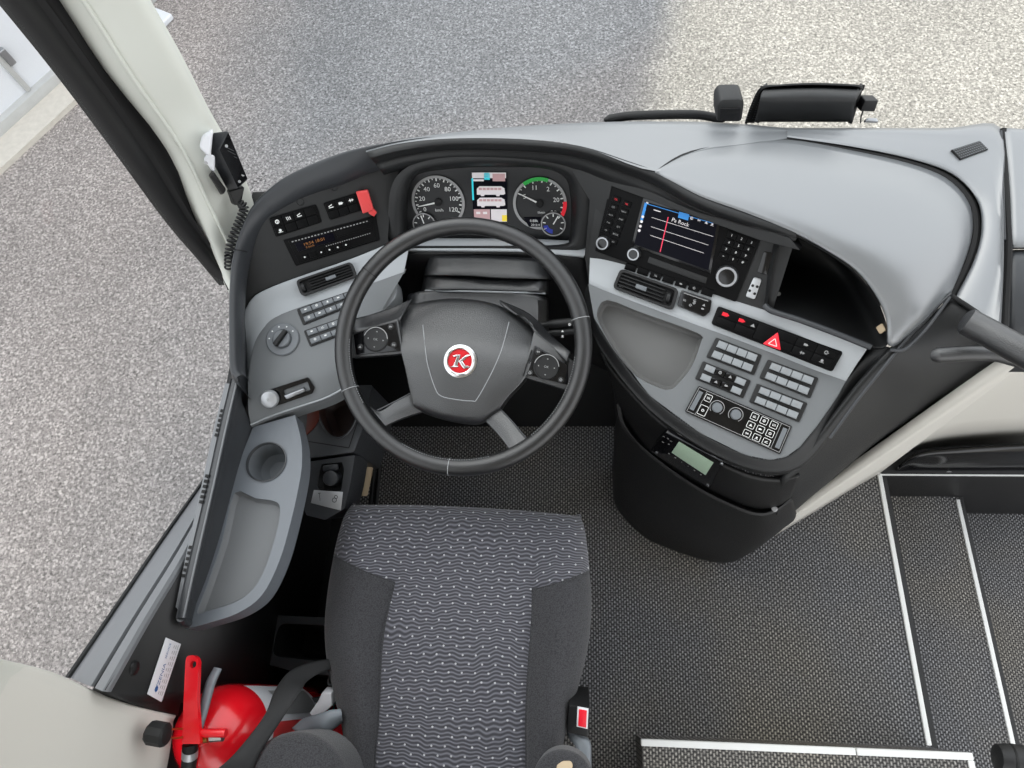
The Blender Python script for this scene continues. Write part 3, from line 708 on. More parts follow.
# ================================================================ FITTINGS: shared builders
def corners(fr, c, h=0): return [fr.l(p[0], p[1], h) for p in c]
def bil(c, u, v):
    return (c[0] * (1 - u) + c[1] * u) * (1 - v) + (c[3] * (1 - u) + c[2] * u) * v
def cell(c, u0, v0, u1, v1): return [bil(c, u0, v0), bil(c, u1, v0), bil(c, u1, v1), bil(c, u0, v1)]
def air_vent(name, label, fr, c, nsl, wheel_u):
    """dark louvre set in a frame; c = TL TR BR BL in the photograph"""
    c = corners(fr, c); cen = fr.w(*bil(c, .5, .5))
    t = thing(name, label, 'air vent', cen)
    b = MB(); o = rounded(c, .009); i = rounded(cell(c, .045, .12, .955, .88), .006)
    plate(b, fr, o, [i], -.004, .009, depth=.0); b.build('vent_frame', M['darker'], t, bevel=.001)
    b = MB(); bowl(b, fr, i, .007, .0015, .001, .002); b.build('duct', M['pit'], t)
    u0, u1 = (.20, .95) if wheel_u < .5 else (.05, .80)
    for k in range(nsl):
        v = .17 + .66 * (k + .5) / nsl
        p = cell(c, u0, v - .022, u1, v + .022)
        b = MB(); prism(b, fr, p, .001, .0072, .0008); b.build('slat', M['dark'], t)
    b = MB(); q = bil(c, wheel_u, .5); a = (c[2] - c[1]); a = a / np.linalg.norm(a)
    ang = math.atan2(a[1], a[0])
    n = nrm(fr.ex * math.cos(ang) + fr.ey * math.sin(ang)); ax = np.cross(n, fr.n)
    wf = Fr.axes(fr.w(q[0], q[1], .002), n, ax)
    lathe(b, wf, 0, 0, [(.0085, -.004), (.010, -.003), (.010, .003), (.0085, .004)], 20); b.build('thumb_wheel', M['dark'], t)
    b = MB(); q = bil(c, .5 * (u0 + u1), .5); p = cell(c, .5 * (u0 + u1) - .09, .42, .5 * (u0 + u1) + .09, .62)
    prism(b, fr, rounded(p, .002), .002, .010, .001); b.build('slide_tab', M['btn2'], t)
    return t
def icon(b, fr, q, k, s, h, mi):
    """small printed pictogram of one of several plain kinds"""
    k %= 8
    if k == 0: line(b, fr, q + A(-s, s * .5), q + A(s, s * .5), s * .35, h, mi); line(b, fr, q + A(-s, 0), q + A(s * .6, -s * .6), s * .35, h, mi)
    elif k == 1: ringflat(b, fr, q[0], q[1], s * .55, s * .9, h, mi, k=12); line(b, fr, q + A(0, -s * .6), q + A(0, s * .6), s * .3, h, mi)
    elif k == 2:
        for d in (-.7, 0, .7): line(b, fr, q + A(s * d, -s * .7), q + A(s * (d + .2), s * .7), s * .28, h, mi)
    elif k == 3: poly(b, fr, [q + A(-s, s * .7), q + A(0, -s * .8), q + A(s, s * .7)], h, mi)
    elif k == 4: poly(b, fr, [q + A(-s, -s * .5), q + A(s * .3, -s * .5), q + A(s, 0), q + A(s * .3, s * .5), q + A(-s, s * .5)], h, mi)
    elif k == 5: ringflat(b, fr, q[0], q[1], s * .5, s * .85, h, mi, 30, 330, k=12); line(b, fr, q + A(s * .2, 0), q + A(s * 1.1, 0), s * .3, h, mi)
    elif k == 6: line(b, fr, q + A(-s, 0), q + A(s, 0), s * .4, h, mi); line(b, fr, q + A(-s * .4, -s * .7), q + A(-s * .4, s * .7), s * .3, h, mi); line(b, fr, q + A(s * .5, -s * .5), q + A(s * .5, s * .5), s * .3, h, mi)
    else: dot(b, fr, q[0], q[1], s * .6, h, mi); line(b, fr, q + A(-s, s * .8), q + A(s, s * .8), s * .25, h, mi)
def switch_block(label, fr, c, cols, mats, group, icons, base='darker', gap=(.08, .92), rows=2, h=.006, name='switch_block', print_m='dim', valley=.18, isz=.0032):
    c = corners(fr, c); t = thing(name, label, 'switches', fr.w(*bil(c, .5, .5)), group)
    b = MB(); prism(b, fr, rounded(c, .003), -.006, .0035, .0015); b.build('housing', M[base], t)
    k = 0
    for r in range(rows):
        v0 = .09 + r * (.82 / rows); v1 = v0 + .82 / rows
        if r == 0: v1 -= valley * .5
        if r == rows - 1 and rows > 1: v0 += valley * .5
        for j in range(cols):
            u0 = gap[0] + (gap[1] - gap[0]) * j / cols; u1 = gap[0] + (gap[1] - gap[0]) * (j + 1) / cols
            p = cell(c, u0 + .006, v0, u1 - .006, v1)
            mm = mats[(r * cols + j) % len(mats)]; b = MB()
            prism(b, fr, p, .002, h + .001, .0016)
            ic = icons[(r * cols + j) % len(icons)]
            if ic is not None: icon(b, fr, bil(p, .5, .45), ic, isz, h + .0014, 1)
            b.build('button', [M[mm], M[print_m]], t)
    return t

# ================================================================ INSTRUMENTS
t = thing('instrument_cluster', 'instrument cluster with two round dials and a colour display behind the steering wheel', 'instrument cluster', CL.hit(490, 205))
b = MB(); prism(b, CL, rounded(CL.ls([(408, 168), (570, 168), (573, 244), (406, 244)]), .02), -.03, .0); b.build('dial_panel', M['gaugeface'], t)
CT = CL.turned(438, 202, 540, 202)
def dial(nm, cpx, rpx, nums, a0, a1, nt_, needle, mat_ring='dim', bands=(), sub=(), lab_=None):
    q = CT.l(*cpx); r = np.linalg.norm(CT.l(cpx[0] + rpx, cpx[1]) - q)
    b = MB(); ringflat(b, CT, q[0], q[1], r * .9, r, .0045, 1, k=48)
    lathe(b, CT, q[0], q[1], [(r * 1.0, 0), (r * 1.0, .0042), (r * .9, .0042), (r * .88, .001), (r * .01, .001)], 48, cap=False)
    for i in range(nt_ + 1):
        a = math.radians(a0 + (a1 - a0) * i / nt_); c, s = math.cos(a), math.sin(a); big = i % 2 == 0
        line(b, CT, q + A(c, s) * r * (.78 if big else .83), q + A(c, s) * r * .9, r * (.045 if big else .03), .0018, 2)
    for i, tx in enumerate(nums):
        a = math.radians(a0 + (a1 - a0) * i / (len(nums) - 1))
        text(b, CT, tx, q[0] + math.cos(a) * r * .62, q[1] + math.sin(a) * r * .62, r * .24, .0018, 2)
    for s0, s1, mi in bands: ringflat(b, CT, q[0], q[1], r * .86, r * 1.0, .005, mi, s0, s1, 20)
    for tx, dx, dy, sz in sub: text(b, CT, tx, q[0] + dx * r, q[1] + dy * r, r * sz, .0018, 2)
    d = b.build(nm, [M['gaugeface'], M[mat_ring], M['white'], M['green'], M['redlit'], M['blue']], t, recalc=False)
    b = MB(); a = math.radians(needle); e = q + A(math.cos(a), math.sin(a)) * r * .8; p = A(-math.sin(a), math.cos(a))
    s = q - A(math.cos(a), math.sin(a)) * r * .05
    prism(b, CT, [s + p * r * .035, e + p * r * .012, e - p * r * .012, s - p * r * .035], .004, .0055); nd = b.build('needle', M['white'], d)
    b = MB(); lathe(b, CT, q[0], q[1], [(r * .14, .001), (r * .14, .006), (r * .1, .0075), (.0001, .0078)], 16); b.build('needle_cap', M['pit'], d)
    return d
dial('speedometer', (438.6, 201.5), 26.5, ['0', '20', '40', '60', '80', '100', '120'], 152, 388, 24, 168, sub=(('km/h', 0, .32, .16),))
dial('rev_counter', (540, 203), 27, ['5', '11', '2', '20', '30'], 205, 395, 16, 207, bands=((232, 290, 3), (-5, 32, 4)), sub=(('1/min', .05, .35, .13),))
for nm, cp, rp, nd, bd in (('pressure_dial', (425, 223), 11.5, 255, ()), ('temperature_dial', (553.5, 223), 12.5, 300, ((95, 170, 5),))):
    q = CT.l(*cp); r = np.linalg.norm(CT.l(cp[0] + rp, cp[1]) - q)
    b = MB(); lathe(b, CT, q[0], q[1], [(r, 0), (r, .007), (r * .92, .0075), (r * .88, .006), (.0001, .006)], 36, cap=False); ringflat(b, CT, q[0], q[1], r * .9, r, .0078, 1)
    for i in range(7):
        a = math.radians(150 + 40 * i); line(b, CT, q + A(math.cos(a), math.sin(a)) * r * .62, q + A(math.cos(a), math.sin(a)) * r * .85, r * .08, .0066, 2)
    for s0, s1, mi in bd: ringflat(b, CT, q[0], q[1], r * .45, r * .8, .0066, mi, s0, s1)
    d = b.build(nm, [M['gaugeface'], M['dim'], M['white'], M['green'], M['redlit'], M['blue']], t, recalc=False)
    b = MB(); a = math.radians(nd); line(b, CT, q, q + A(math.cos(a), math.sin(a)) * r * .8, r * .09, .0072); b.build('needle', M['white'], d)
# odometer window of the rev counter
c = CT.ls([(524, 217), (541, 217), (541, 226), (529, 226)]); b = MB(); prism(b, CT, c, 0, .005, .0008); q = bil(c, .5, .3); text(b, CT, '0.88k', q[0] + .002, q[1], .0075, .0056, 1); q = bil(c, .6, .75); text(b, CT, '2010.4', q[0], q[1], .0065, .0056, 1)
b.build('odometer', [M['screen'], M['white']], t, recalc=False)
# colour display
S4 = [(471.5, 172), (507, 172), (507.5, 221), (473.5, 221)]
c = CT.ls(S4); b = MB(); prism(b, CT, c, 0, .003, .0008)
def scr(u0, v0, u1, v1, mi, h=.0036): poly(b, CT, cell(c, u0, v0, u1, v1), h, mi)
scr(.02, .0, .98, .11, 2); scr(.36, .005, .52, .14, 4); scr(0.0, .11, .05, .55, 4); scr(.6, .02, .95, .17, 3, .0038); scr(.05, .13, .35, .17, 1, .0039)
scr(.03, .74, .5, 1.0, 3); scr(.53, .74, .99, 1.0, 2); scr(.85, .86, .99, .99, 5, .0039)
for i, (u, v) in enumerate(((.1, .79), (.3, .79), (.1, .92), (.62, .92))): scr(u, v, u + .12, v + .05, 1, .0039)
q = bil(c, .78, .82); text(b, CT, '10Y4', q[0], q[1], .010, .0042, 1)
for v in (.27, .50):
    pts = [bil(c, u, v + w_) for u, w_ in ((.14, .05), (.22, .0), (.84, .0), (.93, .04), (.95, .15), (.9, .17), (.8, .17), (.78, .2), (.7, .2), (.68, .17), (.36, .17), (.34, .2), (.26, .2), (.24, .17), (.14, .17))]
    poly(b, CT, pts, .0038, 1)
    for k in range(6): poly(b, CT, cell(c, .2 + k * .11, v + .03, .29 + k * .11, v + .075), .0041, 3)
b.build('colour_display', [M['screen'], M['scrw'], M['scrw'], M['scrp'], M['scrt'], M['scry']], t, recalc=False)

# ================================================================ SWITCHES ON THE DRIVER-SIDE FASCIA
LT = LF.turned(268, 240, 372, 210)
def fascia_row(label, c, syms, group):
    c = LT.ls(c); t = thing('rocker_switch_row', label, 'switches', LT.w(*bil(c, .5, .5)), group)
    b = MB(); prism(b, LT, rounded(c, .004), -.004, .004, .0015); b.build('housing', M['radio'], t)
    for k in range(4):
        for r in range(2):
            p = cell(c, .03 + .235 * k, .07 + .45 * r, .255 + .235 * k, .49 + .45 * r)
            b = MB(); prism(b, LT, p, .003, .0065, .0014)
            s = syms[r * 4 + k]
            if s is not None: icon(b, LT, bil(p, .5, .5), s, .0046, .0069, 1)
            b.build('rocker', [M['radio'], M['white']], t)
    return t
G_ = 'rocker rows on the driver side fascia'
fascia_row('black row of rocker switches nearest the side window', [(269, 218), (316, 204), (322, 222), (276, 237)], [1, 2, 0, None, 7, None, None, None], G_)
fr2 = fascia_row('black row of rocker switches under the raised red guard', [(323, 203), (366, 190), (372, 207), (330, 220)], [0, 4, 6, None, None, None, None, None], G_)
gq = LT.ls([(356, 191), (368, 189), (374, 209), (363, 213)])
b = MB(); prism(b, LT, rounded(gq, .003), .004, .016, .003); gd = b.build('safety_guard', M['redp'], fr2); lab(gd, 'red flip guard')
b = MB(); p = LT.ls([(367, 208), (373, 207), (377, 212), (374, 216), (369, 213)]); prism(b, LT, p, .004, .012, .002); b.build('guard_latch', M['redp'], gd)
for px, py in ((300, 202), (334, 187)):
    b = MB(); q = LF.l(px, py); lathe(b, LF, q[0], q[1], [(.008, 0), (.008, .0012), (.0065, .002), (.0055, .0008), (.0001, .0006)], 18); b.build('blind_plug', M['dark'], D)
# tachograph
c = LT.ls([(283, 240), (376, 215), (380, 240), (296, 266)])
t = thing('tachograph', 'black slot-in tachograph unit with keys and amber lettering', 'tachograph', LT.w(*bil(c, .5, .5)))
b = MB(); prism(b, LT, rounded(c, .003), -.005, .003, .0015); b.build('surround', M['radio'], t)
b = MB(); prism(b, LT, cell(c, .05, .08, .95, .93), .002, .006, .001)
for k in range(24): poly(b, LT, cell(c, .08 + k * .035, .11, .098 + k * .035, .15), .0063, 1)
for k in range(20): poly(b, LT, cell(c, .4 + k * .026, .60, .412 + k * .026, .63), .0063, 1)
b.build('face', [M['radio'], M['dim']], t, recalc=False)
b = MB(); prism(b, LT, cell(c, .1, .2, .52, .52), .005, .0068, .0006); q = bil(c, .3, .33); text(b, LT, '19:54 18:01', q[0], q[1], .0085, .0074, 1, sx=1.1); q = bil(c, .24, .45); text(b, LT, '0 km/h', q[0], q[1], .006, .0074, 1)
b.build('display', [M['screen'], M['amber']], t, recalc=False)
b = MB(); prism(b, LT, cell(c, .55, .2, .93, .42), .004, .0072, .001); b.build('printer_drawer', M['radio'], t)
for k in range(6):
    p = cell(c, .1 + k * .095, .68, .18 + k * .095, .86); b = MB(); prism(b, LT, p, .005, .0078, .001)
    if k not in (1,): dot(b, LT, *bil(p, .5, .5), .0017, .0081, 1)
    b.build('key', [M['radio'], M['white']], t, recalc=False)

# ================================================================ DRIVER-SIDE CONSOLE
LC = Fr.px((262, 345, .715), (395, 303, .722), (303, 383, .692))
R0 = [(242, 374), (240, 336), (249, 303), (274, 286), (352, 258.5), (411, 234)]
R1 = [(248, 379), (252, 351), (262, 330), (282, 314), (347, 292), (404, 272)]
R2 = [(248, 388), (257, 372), (275, 356), (296, 346), (340, 334), (374, 324)]
R3 = [(248, 398), (263, 389), (286, 379), (311, 372), (334, 364), (354, 352)]
T = thing('side_console', 'grey console beside the side window with light switch and parking brake lever', 'console', (-.3, .6, .7))
b = MB(); g0 = [LF.hit(*p, .004) for p in R0]; g1 = [LC.hit(*p) for p in R1]
loft(b, [[p + A(0, .004, -.02) for p in g0], g0, [p * .9 + q * .1 + A(0, -.003, .001) for p, q in zip(g0, g1)], [p * .5 + q * .5 + A(0, 0, -.002) for p, q in zip(g0, g1)], g1], ku=4, kv=5)
b.build('light_strip', M['trim'], T, ang=55)
b = MB(); r2 = [LC.hit(*p) for p in R2]; r3 = [LC.hit(*p) for p in R3]
R4 = [(251, 425, .662), (272, 416, .662), (299, 407, .662), (322, 399.5, .663), (338, 392, .665), (350, 383, .668)]
R5 = [(251, 427, .655), (273, 418, .655), (300, 409, .655), (324, 401, .656), (339, 394, .658), (351, 385, .66)]
r4 = [P(*p) for p in R4]; r5 = [P(*p) + A(0, 0, -.03) for p in R5]
loft(b, [[p + A(0, 0, -.006) for p in g1], [p + A(0, 0, -.0005) for p in g1], r2, r3, [p * .5 + q * .5 + A(0, 0, .005) for p, q in zip(r3, r4)], r4, [P(*p) + A(0, 0, -.008) for p in R5], r5], ku=4, kv=5)
b.build('console_panel', M['panel'], T, ang=55)
b = MB(); tube(b, smooth([p + A(0, 0, .0015) for p in r4], 4), .0018, 8); b.build('lip_bead', M['trim'], T)
# ignition pad beyond the wheel rim
IG = Fr.px((360, 285, .722), (395, 280, .722), (385, 318, .705)); ip = rounded(IG.ls([(352, 287), (391, 275), (396, 280), (398, 296), (390, 306), (372, 322), (350, 330)]), .012)
b = MB(); prism(b, IG, ip, -.05, .004, .004); b.build('ignition_pad', M['trim'], T)
q = IG.l(377.5, 290); b = MB(); lathe(b, IG, q[0], q[1], [(.0125, .003), (.0125, .0065), (.010, .0072), (.0098, .002), (.0001, .002)], 24); s = b.build('socket', M['steel'], T); lab(s, 'copper brown socket with metal rim')
b = MB(); lathe(b, IG, q[0], q[1], [(.0097, .002), (.0097, .005), (.006, .0035), (.0001, .003)], 20); b.build('socket_core', mat('copper_brown', (96, 52, 34), .35, metal=.6), s)
q = IG.l(363, 299); b = MB(); lathe(b, IG, q[0], q[1], [(.0155, .003), (.0155, .006), (.011, .008), (.010, .004), (.0001, .004)], 24); b.build('ignition_lock', M['btn2'], T)
b = MB(); prism(b, IG, rounded(IG.ls([(373, 297), (383, 295), (385, 302), (375, 304)]), .002), .003, .005, .0006); lab(b.build('sticker', M['label'], T), 'small white sticker')
VF = Fr(LF.hit(300, 276, .004), LF.hit(352, 258.5, .004), LC.hit(303, 306))
air_vent('air_vent', 'long dark air vent in the light strip of the side console', VF.moved(.002), [(296.5, 281), (352, 262), (358, 277), (302.5, 297)], 4, .08)
GB = 'small switch blocks on the side console'
switch_block('small grey switch block just under the side console air vent', LC, [(297, 309.5), (356, 289), (362, 302), (303.5, 325.5)], 5, ['btn2'], GB, [4, 1, 7, 4, 0, 1, 4, 7, 2, 6], gap=(.05, .97), print_m='white', isz=.0028)
switch_block('small grey switch block lower on the side console beside the light switch', LC, [(304, 331), (350, 315), (356, 330), (310.5, 347)], 4, ['btn2'], GB, [4, 0, 1, 2, 1, 4, 7, 6], gap=(.05, .97), print_m='white', isz=.0028)
q = LC.l(283, 339.5); r = np.linalg.norm(LC.l(299.5, 339) - q)
t = thing('light_switch', 'round rotary light switch with dark pointer knob on the side console', 'switch', LC.w(*q))
b = MB(); lathe(b, LC, q[0], q[1], [(r, -.002), (r, .003), (r * .94, .0045), (r * .60, .0045), (r * .58, .003), (.0001, .003)], 40)
for k in range(5):
    a = math.radians(200 + 35 * k); dot(b, LC, q[0] + math.cos(a) * r * .78, q[1] + math.sin(a) * r * .78, .0016, .0049, 1)
b.build('bezel', [M['btn2'], M['white']], t)
b = MB(); lathe(b, LC, q[0], q[1], [(r * .56, .003), (r * .52, .010), (r * .46, .0115), (.0001, .0115)], 32); kn = b.build('knob', M['btn2'], t)
a = math.radians(-38); d = A(math.cos(a), math.sin(a)); p = A(-d[1], d[0])
b = MB(); prism(b, LC, rounded([q - d * r * .55 - p * r * .16, q + d * r * .55 - p * r * .13, q + d * r * .55 + p * r * .13, q - d * r * .55 + p * r * .16], .003), .010, .020, .003); b.build('pointer', M['darker'], kn)
# parking brake lever
BK = Fr(r3[2] * .55 + r4[2] * .45 + A(0, 0, .006), r3[4] * .55 + r4[4] * .45 + A(0, 0, .006), r4[2] + A(0, 0, .004)).turned(262, 402, 313, 378)
t = thing('parking_brake_lever', 'parking brake lever with round silver knob in a dark gate', 'lever', BK.hit(290, 393))
c = BK.ls([(262, 392), (308, 377), (315, 387), (313, 393), (270, 408), (262, 403)])
b = MB(); plate(b, BK, rounded(c, .004), [rounded(BK.ls([(283, 390), (308, 381), (311, 390), (286, 399)]), .003)], -.006, .004); b.build('gate', M['gloss'], t, bevel=.0008)
b = MB(); bowl(b, BK, rounded(BK.ls([(283, 390), (308, 381), (311, 390), (286, 399)]), .003), .002, -.014); b.build('slot', M['pit'], t)
b = MB(); prism(b, BK, rounded(BK.ls([(284, 395), (305, 387), (306, 391), (287, 399)]), .003), -.008, .007, .003); b.build('lever_arm', M['steel'], t)
q = BK.l(269.5, 399, .012); r = np.linalg.norm(BK.l(279, 399, .012) - q)
b = MB(); lathe(b, BK, q[0], q[1], [(r * .6, -.002), (r * .7, .004), (r, .009), (r * 1.0, .013), (r * .85, .018), (r * .5, .0205), (.0001, .021)], 28); text(b, BK, 'P', q[0], q[1], .010, .0213, 1); b.build('knob', [M['foil'], M['dim']], t)

# ================================================================ ARM WITH CUP HOLDER
AR = Fr.px((250, 428, .655), (295, 416, .655), (222, 545, .655))
T = thing('armrest_tray', 'blue-grey side tray with cup holder running along under the window sill', 'tray', AR.hit(245, 520))
outl = [AR.l(*p) for p in ((253, 427), (295, 415))] + [A(*p[:2]) for p in smooth([(*AR.l(*p), 0) for p in ((295, 415), (301, 440), (302, 462), (299, 485), (290, 525), (279, 562), (262, 595), (238, 613), (205, 624), (186, 629))], 4)][1:] + [AR.l(*p) for p in ((183, 622), (205, 560), (228, 490))]
cup = circle(0, 0, 1, 36); q0 = AR.l(266.5, 462); rx = np.linalg.norm(AR.l(285.5, 462) - q0)
cup = circle(q0[0], q0[1], rx, 36)
trayh = [A(*p[:2]) for p in smooth([(*AR.l(*p), 0) for p in ((234, 493), (255, 498), (274, 501), (280, 508), (277, 530), (266, 566), (254, 588), (236, 602), (208, 611), (197, 613), (205, 590), (222, 540))], 3, True)]
b = MB(); plate(b, AR, outl, [cup, trayh], -.045, 0); b.build('tray_body', M['arm'], T, bevel=.004, seg=3)
b = MB(); bowl(b, AR, trayh, -.003, -.014, .002, .004); lab(b.build('tray_floor', M['tray'], T), 'grey lined tray floor')
b = MB(); bowl(b, AR, cup, -.003, -.062, .006, .012); cb = b.build('cup_holder', M['btn2'], T)
b = MB(); lathe(b, AR, q0[0], q0[1], [(rx * .98, -.004), (rx * 1.03, .0), (rx * 1.05, .0028), (rx * 1.0, .003), (rx * .96, .0)], 40, cap=False); b.build('cup_ring', M['rim'], cb)
# upright border between tray and sill
UT = [P(238, 379, .745), P(226, 430, .735), P(213, 490, .725), P(198, 555, .72), P(184, 618, .715)]
UB = [P(252, 426, .655), P(238, 470, .655), P(222, 530, .655), P(206, 580, .655), P(188, 622, .655)]
b = MB(); loft(b, [[p + A(-.02, 0, -.09) for p in UT], [p + A(-.014, 0, -.006) for p in UT], [p + A(-.012, 0, 0) for p in UT], [p + A(-.001, 0, .001) for p in UT], [p + A(.002, 0, -.005) for p in UT], [p * .5 + q * .5 + A(-.006, 0, 0) for p, q in zip(UT, UB)], [q + A(0, 0, -.003) for q in UB]], ku=2, kv=4)
b.build('border', M['rim'], T, ang=50)
b = MB(); tube(b, smooth([p + A(0, 0, .002) for p in UT], 4), .0018, 8); b.build('border_bead', M['sill'], T)
b = MB(); e0, e1 = UT[-1], UB[-1]; tube(b, smooth([e0 + A(-.008, 0, -.004), e0 * .6 + e1 * .4 + A(-.004, -.004, 0), e1 + A(0, -.002, -.006)], 4), .007, 8); b.build('border_end', M['rim'], T)
# defroster strip with slotted outlets along the sill
DS0 = [P(233, 384, .742), P(221, 432, .732), P(208, 492, .722), P(193, 556, .717), P(180, 612, .712)]
DS1 = [P(225, 384, .735), P(213, 432, .725), P(200, 492, .715), P(187, 550, .71), P(176, 606, .708)]
b = MB(); loft(b, [[p + A(0, 0, -.05) for p in DS1], DS1, [p * .5 + q * .5 + A(0, 0, .002) for p, q in zip(DS0, DS1)], DS0], ku=2, kv=4); ds = struct(b.build('trim_5', M['sill'], ang=60))
for k, (ya, yb) in enumerate(((408, 437), (473, 504), (544, 578))):
    t = thing('defroster_outlet', ['slotted demister outlet on the sill nearest the windscreen', 'slotted demister outlet on the sill, middle of the three', 'slotted demister outlet on the sill nearest the rear pillar'][k], 'air outlet', P((229 - (ya - 384) * .232), ya, .73), 'demister outlets along the side sill')
    n = 6
    for i in range(n):
        y = ya + (yb - ya) * (i + .5) / n; x = 229.5 - (y - 384) * .232
        z = .739 - (y - 384) * .00013
        f = Fr.px((x - 2, y, z), (x + 2, y + .4, z + .001), (x - .8, y + 3.4, z)); b = MB()
        prism(b, f, rect(-.0005, -.002, .0075, .0035), -.003, .0028, .0006); b.build('slot', M['pit'], t)
# ================================================================ STEERING WHEEL
WC = P(461.3, 345.3, .785)
tl = math.radians(20)
WH0 = Fr.axes(WC, (1, 0, 0), (0, -math.sin(tl), math.cos(tl)))
d_ = WH0.hit(545, 367) - WH0.hit(375, 340)
WH = Fr.axes(WC, d_, WH0.n)
RW, rw = .2195, .0158
T = thing('steering_wheel', 'black leather steering wheel with four spokes and a red badge', 'steering wheel', WC)
b = MB(); pts = [WH.w(RW * math.cos(a), RW * math.sin(a)) for a in [2 * math.pi * i / 96 for i in range(96)]]
tube(b, pts, rw, 20, closed=True); rim = b.build('rim', M['leather'], T, ang=80)
def rim_angle(px, py): q = WH.l(px, py); return math.atan2(q[1], q[0])
for px, py in ((358, 263), (584, 318), (343, 392), (449, 471)):
    a = rim_angle(px, py); c = WH.w(RW * math.cos(a), RW * math.sin(a)); u = WH.ex * math.cos(a) + WH.ey * math.sin(a)
    b = MB(); tube(b, [c + (u * math.cos(k) + WH.n * math.sin(k)) * (rw + .0003) for k in [2 * math.pi * i / 24 for i in range(24)]], .0007, 6, closed=True); b.build('leather_joint', M['seam'] if py > 300 else M['pit'], rim)
# stitching on the inner edge of the lower half
for (a0, a1) in ((1.15, 1.95), (2.45, 3.05), (-.05, .75)):
    b = MB(); n = int((a1 - a0) / .021)
    for i in range(n):
        a = a0 + (a1 - a0) * i / n; da = .009
        def pt(aa): 
            u = WH.ex * math.cos(aa) + WH.ey * math.sin(aa)
            return WH.o + u * RW + (-u * math.cos(.55) + WH.n * math.sin(.55)) * (rw + .0004)
        tube(b, [pt(a), pt(a + da)], .0007, 5)
    b.build('stitching', M['seam'], rim)
# hub
rowsH = [([(404, 306), (430, 300.5), (460, 298.5), (495, 304), (532, 321)], -.072),
         ([(400, 311), (430, 305), (460, 303.5), (497, 309), (536, 328)], -.060),
         ([(399, 325), (430, 324), (462, 324), (500, 330), (536, 340)], -.0395),
         ([(401.5, 345), (430, 345), (462, 347), (500, 352), (531, 354)], -.019),
         ([(407, 368), (435, 370), (462, 372), (497, 376), (522.5, 378)], -.014),
         ([(412, 392), (440, 395), (465, 398), (488, 400), (506, 397)], -.018),
         ([(416, 408), (440, 415), (464, 419), (482, 420), (496, 412)], -.028),
         ([(420, 412), (440, 419), (464, 424), (482, 424), (494, 414)], -.062)]
b = MB(); rows = []
for k, (r, h) in enumerate(rowsH):
    pts = [WH.hit(*p, h) for p in r]
    if k == len(rowsH) - 1: hs = [-.065] * 5
    L0 = WH.l(*r[0], h); R0_ = WH.l(*r[-1], h)
    rows.append([WH.w(L0[0] - .003, L0[1], -.066), WH.w(L0[0] - .0015, L0[1], h - .008)] + [WH.w(*(WH.l(*p, h)), h - (.004 if j in (0, 4) else 0)) for j, p in enumerate(r)] + [WH.w(R0_[0] + .0015, R0_[1], h - .008), WH.w(R0_[0] + .003, R0_[1], -.066)])
loft(b, rows, ku=5, kv=5); hub = b.build('airbag_cover', M['hub'], T, ang=60)
HP = WH.moved(-.0142)
def hubtube(pp, r, m, nm, par):
    b = MB(); tube(b, smooth([WH.hit(px, py, h) for px, py, h in pp], 4), r, 6); return b.build(nm, M[m], par)
hubtube([(423, 325, -.0380), (424, 336, -.0270), (425.5, 350, -.0175), (428, 366, -.0136), (435, 388, -.016), (441, 396, -.0175), (456, 399.5, -.0178), (472, 401, -.018), (477, 399, -.0175), (490, 376, -.0138), (500, 354, -.0182), (505, 338, -.0310), (509, 322, -.0435)], .0009, 'seam', 'cover_seam', hub)  # highlight along the cover's seam put into the pale tube colour
hubtube([(536, 329, -.055), (535, 340, -.034), (530, 355, -.019), (523, 376, -.0165)], .001, 'pit', 'cover_edge', hub)
# badge
q = WH.l(460, 361, -.010); r = np.linalg.norm(WH.l(474.3, 361, -.010) - q)
b = MB(); lathe(b, WH, q[0], q[1] , [(r * 1.18, -.016), (r * 1.16, -.0125), (r * 1.02, -.0118), (r * 1.0, -.009), (r * .92, -.0078), (r * .85, -.0082), (r * .83, -.0100)], 40, cap=False)
bd = b.build('badge_ring', M['chrome'], T); lab(bd, 'chrome badge ring')
b = MB(); lathe(b, WH, q[0], q[1], [(r * .84, -.0125), (r * .84, -.0105), (.0001, -.0100)], 40, cap=False); lab(b.build('badge_disc', M['red'], bd), 'red enamel badge disc')
BF_ = Fr.axes(WH.w(q[0], q[1]), WH0.ex * math.cos(.05) + WH0.ey * math.sin(.05), WH.n)
def kp(pts): return [A(x * r, y * r) for x, y in pts]
b = MB()
for pts in ([(-.30, -.42), (.02, -.44), (-.16, .34), (-.06, .42), (-.66, .46), (-.44, .34), (-.22, -.30), (-.44, -.26), (-.52, -.36)],
            [(-.14, .06), (.30, -.34), (.46, -.44), (.74, -.46), (.50, -.30), (.20, .02), (.08, .10)],
            [(-.08, .02), (.16, -.04), (.42, .34), (.66, .44), (.30, .52), (.14, .36)],
            [(.28, .50), (.52, .30), (.80, .40), (.52, .44)]):
    prism(b, BF_, kp(pts), -.0105, -.0085, .0006)
lab(b.build('badge_letter', M['chrome'], bd), 'chrome letter K')
# spokes with key pads
def slab(nm, m, poly_, h0, h1, par, bev=.004, rnd=.004):
    b = MB(); prism(b, WH, rounded(WH.ls(poly_, h1), rnd), h0, h1, bev); return b.build(nm, M[m], par)
s1 = slab('spoke', 'hub', [(345, 334), (398, 318), (404, 354), (352, 358), (344, 350)], -.040, -.022, T)
s2 = slab('spoke', 'hub', [(534, 330), (575, 362), (572, 392), (522, 377)], -.040, -.022, T)
